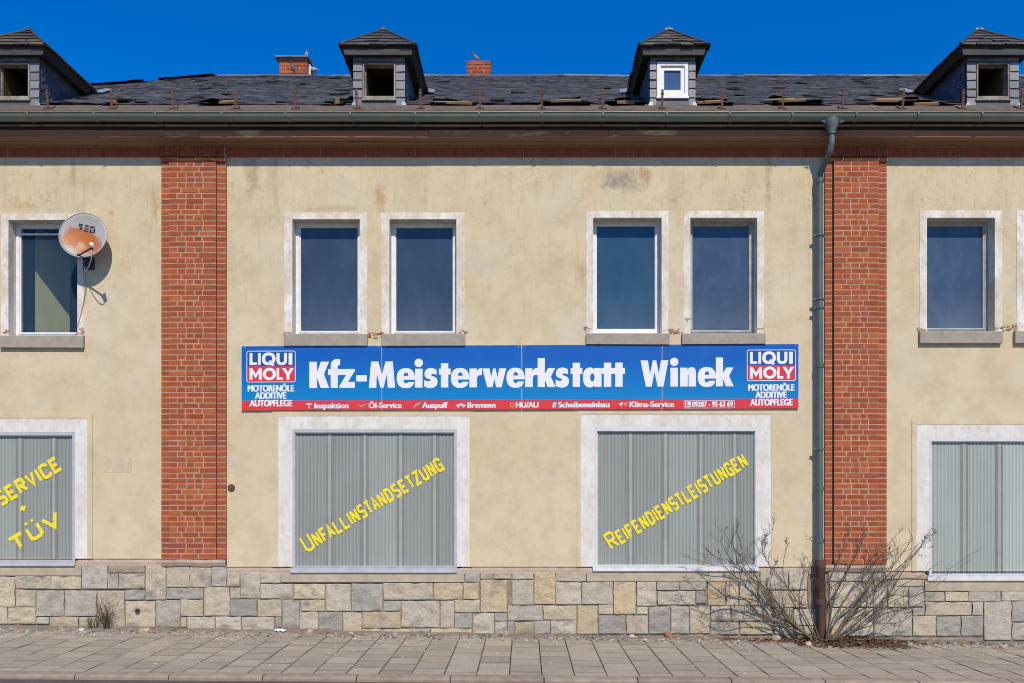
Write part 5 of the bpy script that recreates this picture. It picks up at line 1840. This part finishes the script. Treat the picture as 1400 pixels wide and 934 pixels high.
# cables
mb = MB()
def bez(p0, p1, p2, p3, n=14):
    return [p0 * (1 - t) ** 3 + p1 * 3 * t * (1 - t) ** 2 + p2 * 3 * t * t * (1 - t) + p3 * t ** 3 for t in [i / n for i in range(n + 1)]]
A_, B_ = lnb + Vector((0, 0, -.055)), Vector((pl.x - .03, -.06, pl.z - .05))
mb.tube(bez(A_, A_ + Vector((-.02, .05, -.22)), B_ + Vector((-.02, -.06, -.18)), B_), .0055, 6, 0)
C_ = P(106, 447, -.012)
mb.tube(bez(B_, B_ + Vector((.0, .04, -.3)), C_ + Vector((.12, 0, .45)), C_), .0045, 6, 1)
o = mb.build("cable", [simple("white cable", (.62, .61, .58), .6, .3, .1, 8, 0), simple("grey cable", (.28, .24, .18), .6, .3, .1, 8, 0)], dish); o.matrix_parent_inverse = dinv

# ------------------------------------------------------------------ pigeons
def pigeon(loc, face, label, cols, sc=1.0, pitch=0.0, child=True):
    """face: heading angle in the xy plane; one continuous body"""
    spine = [(-.17, .10, .004, .012), (-.13, .115, .016, .018), (-.08, .13, .034, .034), (-.02, .145, .052, .056), (.04, .155, .056, .06), (.085, .185, .044, .046),
             (.105, .225, .030, .03), (.115, .25, .027, .027), (.13, .265, .029, .028), (.15, .268, .022, .022), (.165, .262, .009, .009), (.185, .254, .003, .003)]
    n = 12
    root = empty("pigeon", loc)
    tag(root, label, "pigeon", "pigeons on the roof")
    mt = Matrix.Rotation(face, 4, 'Z') @ Matrix.Scale(sc, 4)
    mb = MB()
    rings = []
    for (x, z, w, h) in spine:
        rings.append([mt @ Vector((x, w * math.cos(2 * math.pi * k / n), z + h * math.sin(2 * math.pi * k / n))) for k in range(n)])
    vs = [p for r_ in rings for p in r_]
    for i in range(len(rings) - 1):
        c = cols[0] if i > 4 else (cols[1] if i > 1 else cols[2])
        if i >= 9: c = (.12, .10, .09)
        for k in range(n):
            q = [rings[i][k], rings[i][(k + 1) % n], rings[i + 1][(k + 1) % n], rings[i + 1][k]]
            cc = c
            if i in (2, 3) and k in (0, 1, 4, 5): cc = tuple(v * .6 for v in c)
            mb.face(q, 0, cc, True)
    mb.face(rings[0][::-1], 0, cols[2]); mb.face(rings[-1], 0, (.1, .1, .1))
    body = mb.build("body", M['feather'], root)
    for s in (-1, 1):
        mb = MB()
        mb.tube([mt @ Vector((.0, s * .025, .11)), mt @ Vector((.005, s * .025, .045)), mt @ Vector((.0, s * .025, .006))], [.010, .005, .005], 6)
        for t_ in (-.5, 0, .5, 3.14):
            mb.tube([mt @ Vector((.0, s * .025, .006)), mt @ Vector((.03 * math.cos(t_), s * .025 + .03 * math.sin(t_), .003))], .0035, 4)
        mb.build("leg", M['pleg'], root)


M['feather'] = simple("feathers", None, .8, .2, .25, 40, .1, attr=True)
M['pleg'] = simple("pigeon leg", (.35, .09, .07), .7, .3, .1, 8, 0)
grey = ((.20, .22, .25), (.28, .29, .31), (.12, .12, .13))
pale = ((.50, .52, .54), (.55, .55, .55), (.25, .25, .26))
cap1 = CH1 + .031
p = P(419, 80, 5.1); pigeon((p.x, 5.1, cap1), R(-60), "pale pigeon perched on the slab that caps the left chimney", pale, .62)
p = P(400.5, 103, RIDGE_Y - .02); pigeon((p.x, RIDGE_Y - .02, RIDGE_Z + .03), R(-95), "dark grey pigeon on the ridge in front of the capped chimney", grey, .72)
p = P(429, 103, RIDGE_Y + .0); pigeon((p.x, RIDGE_Y + .0, RIDGE_Z + .03), R(165), "whitish pigeon on the ridge beside the white vent pipe", pale, .68)
p = P(654, 83, 5.08); pigeon((p.x - .04, 5.08, CH2 + .001), R(205), "grey pigeon standing on the uncapped brick chimney", grey, .72)

# ------------------------------------------------------------------ shrubs and weeds
def grow(mb, p, d, length, r0, r1, depth, rg, bend, ymax=-0.03, c=(0.18, .145, .10), segs=9, upw=.35, zig=.16):
    pts, rad = [p.copy()], [r0]
    dv = d.normalized()
    step = length / segs
    for i in range(segs):
        dv = (dv + Vector((rg.uniform(-zig, zig), rg.uniform(-zig, zig) * .7, rg.uniform(-zig, zig))) + bend * (1 / segs)).normalized()
        q = pts[-1] + dv * step
        if q.y > ymax:
            q.y = ymax - rg.uniform(0, .02); dv.y = -abs(dv.y) * .5
        g = ground_z(q.x, q.y) + .02
        if q.z < g:
            q.z = g; dv.z = abs(dv.z) + .2
        pts.append(q)
        rad.append(r0 + (r1 - r0) * ((i + 1) / segs))
    g = rg.uniform(.75, 1.3)
    mb.tube(pts, rad, 6 if r0 > .004 else 4, 0, tuple(v * g for v in c), cap=False)
    if depth <= 0:
        if rg.random() < .7:       # bud at the tip
            mb.tube([pts[-1], pts[-1] + dv * .016], [.0048, .0015], 4, 0, (.12, .07, .05), cap=False)
        return
    n = rg.randint(3, 5) if depth > 1 else rg.randint(1, 4)
    for k in range(n):
        i = rg.randint(2, segs - 1)
        base_d = (pts[i + 1] - pts[i]).normalized()
        side = Vector((rg.uniform(-1, 1), rg.uniform(-.6, .3), rg.uniform(-.45, 1))).normalized()
        nd = (base_d + side * rg.uniform(.55, 1.15) + Vector((0, 0, upw))).normalized()
        grow(mb, pts[i], nd, length * rg.uniform(.22, .55), rad[i] * .6, max(.0019, r1 * .8), depth - 1, rg, Vector((0, 0, rg.uniform(0, .5))), ymax, c, max(4, segs - 3), upw, zig)


rg = random.Random(19)
bx_, by_ = PX(1128, -.22), -.24
sh = empty("bare_shrub", (bx_, by_, ground_z(bx_, by_)))
tag(sh, "sprawling leafless shrub with many thin stems growing round the foot of the downpipe", "shrub")
mb = MB()
STEMS = """1112 866 1095 862 1060 832 1035 800 1005 788 985 768 960 745;1118 866 1085 850 1050 812 1020 770 1000 745 990 728;1115 865 1070 838 1035 822 1000 815 970 818 945 800;
1120 866 1100 840 1075 800 1050 770 1042 745 1058 722;1118 867 1075 850 1030 845 990 852 955 838;1122 866 1106 830 1105 790 1112 755 1108 735;1120 866 1080 852 1040 802 1010 778 975 772 932 760;
1116 866 1090 856 1058 838 1046 808 1020 782 1014 750 1006 722;1119 866 1098 846 1082 818 1070 780 1078 742;1114 866 1078 858 1046 852 1010 838 982 842;
1130 868 1150 830 1175 790 1210 750 1234 722;1133 868 1165 840 1200 800 1240 765 1277 728;1135 868 1160 850 1200 830 1235 800 1264 786;1130 868 1140 820 1160 780 1175 750 1186 728;
1132 868 1190 855 1230 850 1262 830;1128 868 1136 840 1133 800 1150 760 1160 732;1134 868 1170 830 1210 800 1257 742;1130 868 1180 845 1215 815 1250 815 1296 790;
1131 868 1156 846 1178 812 1222 772 1246 738;1133 868 1176 858 1212 838 1246 838;1129 868 1148 842 1186 806 1200 772 1228 748;1131 868 1168 850 1196 812 1190 770 1206 742"""
for si, line in enumerate(STEMS.replace("\n", "").split(";")):
    q = [float(v) for v in line.split()]
    n = len(q) // 2
    y0, y1 = -.22 + rg.uniform(-.05, .08), -rg.uniform(.08, .45)
    ctl = [P(q[2 * i], q[2 * i + 1], y0 + (y1 - y0) * i / (n - 1)) for i in range(n)]
    ctl[0].z = ground_z(ctl[0].x, y0) - .02
    pts = []
    for i in range(n - 1):
        p0, p1, p2, p3 = ctl[max(i - 1, 0)], ctl[i], ctl[i + 1], ctl[min(i + 2, n - 1)]
        for k in range(5):
            t = k / 5
            v = .5 * ((2 * p1) + (p2 - p0) * t + (2 * p0 - 5 * p1 + 4 * p2 - p3) * t * t + (3 * p1 - p0 - 3 * p2 + p3) * t ** 3)
            pts.append(v + Vector((rg.uniform(-1, 1), rg.uniform(-1, 1), rg.uniform(-1, 1))) * .006)
    pts.append(ctl[-1])
    r0 = rg.choice((.017, .012, .010, .009))
    rad = [r0 + (.0028 - r0) * (i / (len(pts) - 1)) ** .8 for i in range(len(pts))]
    g = rg.uniform(.7, 1.25)
    mb.tube(pts, rad, 6, 0, (.17 * g, .135 * g, .09 * g), cap=False)
    for i in range(5, len(pts) - 1):
        for rpt in range(2):
            if rg.random() < .40:
                dv = (pts[i + 1] - pts[i]).normalized()
                side = Vector((rg.uniform(-1, 1), rg.uniform(-.6, .4), rg.uniform(-.5, 1))).normalized()
                grow(mb, pts[i], dv + side * rg.uniform(.5, 1.1) + Vector((0, 0, .12)), rg.uniform(.12, .42) * (1 - .45 * i / len(pts)), rad[i] * .45 + .0010, .0016, 1 if rg.random() < .7 else 2, rg, Vector((0, 0, rg.uniform(0, .5))), segs=7, upw=.08, zig=.2)
wood_o = mb.build("branches", simple("grey bark", None, .85, .2, .3, 30, .3, attr=True), sh)
wood_o.matrix_parent_inverse = Matrix.Translation(-Vector(sh.location))
# one stray twig across the right-hand shop window
mb = MB()
t0, t1 = P(1262, 792, -.10), P(1341, 750, -.12)
mid_ = (t0 + t1) / 2 + Vector((0, 0, -.03))
mb.tube(bez(P(1215, 845, -.2), t0 + Vector((-.2, 0, -.25)), mid_, t1, 16), [.005 - .0002 * i for i in range(17)], 5, 0, (.10, .08, .06))
mb.tube(bez(P(1195, 855, -.2), P(1240, 760, -.12), P(1265, 745, -.1), P(1277, 715, -.1), 16), [.005 - .0002 * i for i in range(17)], 5, 0, (.12, .10, .08))
o = mb.build("long_twig", bpy.data.materials["grey bark"], sh); o.matrix_parent_inverse = Matrix.Translation(-Vector(sh.location))

for (px, py, hgt, n, label, cat, seed) in ((146, 858, .40, 26, "dry brown weed with upright twigs against the left end of the plinth", "weed", 3),
                                           (127, 857, .22, 12, "small sparse dry weed just left of the taller brown weed", "weed", 5)):
    rg2 = random.Random(seed)
    x = PX(px, -.09)
    z = ground_z(x, -.09)
    root = empty("dry_weed", (x, -.09, z)); tag(root, label, cat)
    mb = MB()
    for k in range(n):
        d = Vector((rg2.uniform(-.45, .45), rg2.uniform(-.3, .1), 1))
        grow(mb, Vector((x + rg2.uniform(-.05, .05), -.09 + rg2.uniform(-.03, .03), z)), d, hgt * rg2.uniform(.6, 1.1), .004, .0015, 1, rg2, Vector((0, 0, .2)), -.05, (.11, .085, .06), 6, .4, .22)
    for k in range(n * 5):
        c = Vector((x + rg2.gauss(0, .07), -.09 - abs(rg2.gauss(0, .03)), z + abs(rg2.gauss(.18, .11)) * hgt / .4))
        e = rg2.uniform(.006, .014)
        v1 = Vector((rg2.uniform(-1, 1), rg2.uniform(-1, 1), rg2.uniform(-1, 1))).normalized() * e
        v2 = Vector((rg2.uniform(-1, 1), rg2.uniform(-1, 1), rg2.uniform(-1, 1))).normalized() * e
        mb.face([c, c + v1, c + v1 + v2, c + v2], 0, rg2.choice(((.14, .10, .05), (.09, .07, .045), (.13, .12, .05))))
    o = mb.build("stems", simple("dry stalk", None, .9, .1, .3, 30, .2, attr=True) if seed == 3 else bpy.data.materials["dry stalk"], root)
    o.matrix_parent_inverse = Matrix.Translation(-Vector(root.location))

# ------------------------------------------------------------------ rubble, leaves, grit
def lump(name, px, py, size, colr, label, cat, seed, y=None, flat=.6):
    """an irregular chunk resting on the pavement at the photo pixel of its foot"""
    rg3 = random.Random(seed)
    # find depth of the ground point that shows at (px, py)
    yy = -.05
    for _ in range(40):
        x = PX(px, yy); zz = ground_z(x, yy)
        k = (CAMZ - zz) / ((py - HY) * S) * D - D
        yy = min(-.04 - size * .4, .5 * yy + .5 * k)
    x = PX(px, yy); z = ground_z(x, yy)
    import bmesh
    bm = bmesh.new()
    bmesh.ops.create_icosphere(bm, subdivisions=2, radius=1)
    sx, sy, sz = size * rg3.uniform(.45, .6), size * rg3.uniform(.4, .55), size * flat * .5
    for v in bm.verts:
        n_ = 1 + .35 * mnoise.noise(v.co * 1.3 + Vector((seed, 0, 0))) + .12 * mnoise.noise(v.co * 4 + Vector((seed, 3, 0)))
        c = v.co * n_
        c = Vector([math.copysign(min(abs(q), .82), q) for q in c])
        v.co = Vector((c.x * sx, c.y * sy, (c.z + .78) * sz))
    me = bpy.data.meshes.new(name)
    bm.to_mesh(me); bm.free()
    me.materials.append(simple("rubble " + label[:12], colr, .92, .15, .35, 14 / max(size, .05) * .1, .7))
    o = bpy.data.objects.new(name, me)
    col.objects.link(o)
    o.location = (x, yy, z - .004)
    o.rotation_euler = (0, 0, rg3.uniform(-.6, .6))
    tag(o, label, cat, "rubble fallen along the wall")
    return o


lump("brick_chunk", 914, 871, .13, (.36, .17, .11), "reddish broken brick chunk leaning at the plinth below the right middle shop window", "rubble", 1, flat=.9)
lump("stone_chunk", 1061, 876, .13, (.46, .37, .26), "largest pale tan stone at the left edge of the dead leaves under the shrub", "stone", 2, flat=.8)
lump("stone_chunk", 1105, 883, .10, (.55, .47, .36), "cream stone lying on the dead leaves just in front of the rusty standpipe", "stone", 3, flat=.75)
lump("stone_chunk", 864, 871, .10, (.60, .57, .50), "whitish plaster lump at the wall foot left of the reddish brick chunk", "rubble", 4)
lump("brick_chunk", 198, 863, .17, (.50, .36, .27), "flat pinkish brick fragment at the wall foot right of the dry weeds", "rubble", 5, flat=.35)
lump("stone_chunk", 112, 863, .07, (.66, .64, .60), "small white stone at the wall foot just left of the dry weeds", "stone", 6, flat=.8)
lump("brick_chunk", 407, 864, .085, (.50, .20, .13), "orange-red brick crumb right of the crumpled white packet", "rubble", 7)
lump("stone_chunk", 424, 864, .12, (.52, .40, .31), "long pinkish stone right of the orange-red brick crumb", "stone", 8, flat=.45)
lump("stone_chunk", 692, 866, .09, (.48, .36, .28), "pinkish stone at the plinth between the two middle shop windows", "stone", 9, flat=1.0)
lump("stone_chunk", 554, 880, .045, (.50, .38, .29), "lone pinkish pebble out on the paving below the left middle shop window", "stone", 10, flat=.8)
lump("stone_chunk", 1371, 887, .10, (.48, .37, .30), "pinkish stone at the plinth below the far right shop window", "stone", 11, flat=.7)
lump("stone_chunk", 965, 871, .08, (.50, .36, .28), "small pinkish stone between the reddish brick chunk and the shrub", "stone", 12, flat=.5)
lump("stone_chunk", 480, 867, .075, (.52, .42, .34), "flesh-coloured stone at the plinth under the right part of the left middle shop window", "stone", 13, flat=.6)

# crumpled packet and paper
def crumpled(name, px, py, w, h, colfn, label, cat, seed):
    rg4 = random.Random(seed)
    x = PX(px, -.12); z = ground_z(x, -.12)
    n1, n2 = 9, 6
    mb = MB()
    gp = {}
    for i in range(n1 + 1):
        for j in range(n2 + 1):
            a = 2 * math.pi * j / n2
            r_ = h * .5 * (1 if 0 < i < n1 else .5)
            gp[i, j % n2 if j == n2 else j] = Vector((x - w / 2 + w * i / n1 + rg4.uniform(-.004, .004), -.12 + r_ * math.cos(a) * 1.1 + rg4.uniform(-.008, .008), z + h * .45 + r_ * math.sin(a) * .85 + rg4.uniform(-.008, .008)))
    for i in range(n1):
        for j in range(n2):
            mb.face([gp[i, j], gp[i + 1, j], gp[i + 1, (j + 1) % n2], gp[i, (j + 1) % n2]], 0, colfn(i, j))
    mb.face([gp[0, j] for j in range(n2)], 0, colfn(0, 0)); mb.face([gp[n1, j] for j in range(n2)], 0, colfn(n1, 0))
    o = mb.build(name, simple(name + " paper", None, .6, .3, .1, 10, 0, attr=True))
    return tag(o, label, cat)


crumpled("crumpled_packet", 383.5, 864, .165, .062, lambda i, j: (.10, .14, .26) if (i in (1, 4, 5, 8) and j in (3, 4, 5)) else (.66, .68, .72), "crumpled white packet with dark blue print at the plinth foot", "litter", 2)
crumpled("crumpled_paper", 1180, 886, .10, .05, lambda i, j: (.60, .62, .66), "crumpled pale paper lying in the dead leaves right of the standpipe", "litter", 4)


def scatter(name, n, fn, mat, label=None):
    mb = MB()
    for i in range(n):
        fn(mb, i)
    o = mb.build(name, mat)
    tag(o, label, None, None, "stuff")
    return o


rgs = random.Random(55)


def chip(mb, x, y, s, c, flat=.5):
    z = ground_z(x, y) + .003
    pts = []
    k = rgs.uniform(0, 6.28)
    for j in range(5):
        a = k + j * 1.256 + rgs.uniform(-.3, .3)
        pts.append(Vector((x + s * math.cos(a) * rgs.uniform(.7, 1.2), y + s * math.sin(a) * rgs.uniform(.7, 1.2), z)))
    top = [p * .6 + Vector((x, y, z)) * .4 + Vector((0, 0, s * flat * rgs.uniform(.6, 1.4))) for p in pts]
    mb.faces(pts + top, [(5, 6, 7, 8, 9)] + [(j, (j + 1) % 5, 5 + (j + 1) % 5, 5 + j) for j in range(5)], 0, c)


GC = [(.30, .26, .21), (.22, .20, .17), (.38, .33, .27), (.12, .11, .10), (.26, .22, .18), (.46, .42, .36), (.16, .14, .12)]


def grit(mb, i):
    x = rgs.uniform(-9.3, 13)
    y = -.03 - abs(rgs.gauss(0, .22))
    c = rgs.choice(GC)
    s = abs(rgs.gauss(0, .012)) + .004
    dens = mnoise.noise(Vector((x * .8, 3, 0))) * .5 + .6
    if rgs.random() > dens: return
    chip(mb, x, y, s, tuple(v * rgs.uniform(.8, 1.2) for v in c))


def darkgrit(mb, i):
    px = rgs.choice((rgs.gauss(560, 40), rgs.gauss(655, 25), rgs.gauss(800, 40), rgs.gauss(1300, 55), rgs.gauss(1370, 30)))
    x = PX(px, -.1)
    y = -.04 - abs(rgs.gauss(0, .10))
    chip(mb, x, y, abs(rgs.gauss(0, .010)) + .006, rgs.choice(((.09, .095, .10), (.13, .13, .135), (.2, .2, .2), (.07, .075, .09))))


def whitechip(mb, i):
    x, y = rgs.uniform(-9, 10), rgs.uniform(-2.5, -.1)
    if rgs.random() < .6: y = max(-2.5, -abs(rgs.gauss(0, .8)))
    q = rgs.uniform(.7, 1.1)
    chip(mb, x, y, abs(rgs.gauss(0, .006)) + .0035, (.62 * q, .58 * q, .52 * q), .5)


gm = simple("grit", None, .95, .1, .25, 20, .3, attr=True)
scatter("grit", 13000, grit, gm)
scatter("dark_gravel", 900, darkgrit, gm)
scatter("plaster_chips", 800, whitechip, gm)
# sand drift in the angle of wall and paving
mb = MB()
n = 300
L = []
for i in range(n + 1):
    x = -9.4 + 22 * i / n
    w1 = .20 + .13 * mnoise.noise(Vector((x * 1.3, 0, 0))) + .05 * mnoise.noise(Vector((x * 5, 0, 0)))
    h = .018 + .012 * mnoise.noise(Vector((x * 2.2, 5, 0)))
    L.append([(x, .02, ground_z(x) + h * 1.3), (x, -w1 * .4, ground_z(x) + h), (x, -w1, ground_z(x, -w1) + .0045), (x, -w1 - .05, ground_z(x, -w1) - .006)])
for p, q in zip(L[:-1], L[1:]):
    for k in range(3):
        mb.face([p[k], q[k], q[k + 1], p[k + 1]], 0, None, True)
o = mb.build("sand", simple("sandy dirt", (.27, .225, .17), .97, .1, .35, 9, .8, dark=(.19, .155, .12), bscale=120))
tag(o, None, None, None, "stuff")


def leaf(mb, i):
    px = rgs.gauss(1155, 55) if rgs.random() < .75 else rgs.uniform(980, 1330)
    if px > 1265 or px < 985:
        if rgs.random() < .8: return
    x = PX(px, -.2)
    y = -.05 - abs(rgs.gauss(0, .26 if 1080 < px < 1230 else .10))
    if y < -.75: return
    z = ground_z(x, y) + rgs.uniform(.005, .10) * max(.15, 1 - abs(px - 1150) / 110) * (1 + y)
    s = rgs.uniform(.014, .038)
    a = rgs.uniform(0, 6.28)
    t_ = Vector((math.cos(a), math.sin(a), rgs.uniform(-.35, .35))) * s
    w_ = Vector((-math.sin(a), math.cos(a), rgs.uniform(-.5, .5))) * s * rgs.uniform(.15, .5)
    c = Vector((x, y, z))
    up = Vector((0, 0, s * rgs.uniform(.1, .5)))
    cc = rgs.choice(((.16, .085, .045), (.22, .125, .07), (.10, .065, .045), (.28, .17, .10), (.13, .095, .07), (.20, .10, .05), (.07, .055, .045)))
    mb.face([c - t_, c + w_ + up, c + t_, c - w_ + up * .6], 0, cc)


scatter("dead_leaves", 6500, leaf, simple("dead leaf", None, .85, .15, .3, 30, .1, attr=True))
# small moss tufts along the joints
for (px, py, label) in ((237, 870, "tiny green moss tuft on the paving near the brick pier left of the sign"),):
    rg5 = random.Random(2)
    x = PX(px, -.2); z = ground_z(x, -.12)
    mb = MB()
    for k in range(120):
        c = Vector((x + rg5.gauss(0, .045), -.14 + rg5.gauss(0, .02), z))
        h = Vector((rg5.uniform(-.01, .01), rg5.uniform(-.01, .01), rg5.uniform(.012, .035)))
        w_ = Vector((rg5.uniform(-.006, .006), rg5.uniform(-.006, .006), 0))
        mb.face([c - w_, c + w_, c + h], 0, rg5.choice(((.06, .08, .03), (.09, .09, .04), (.10, .085, .05))))
    tag(mb.build("moss_tuft", bpy.data.materials["dry stalk"]), label, "moss")
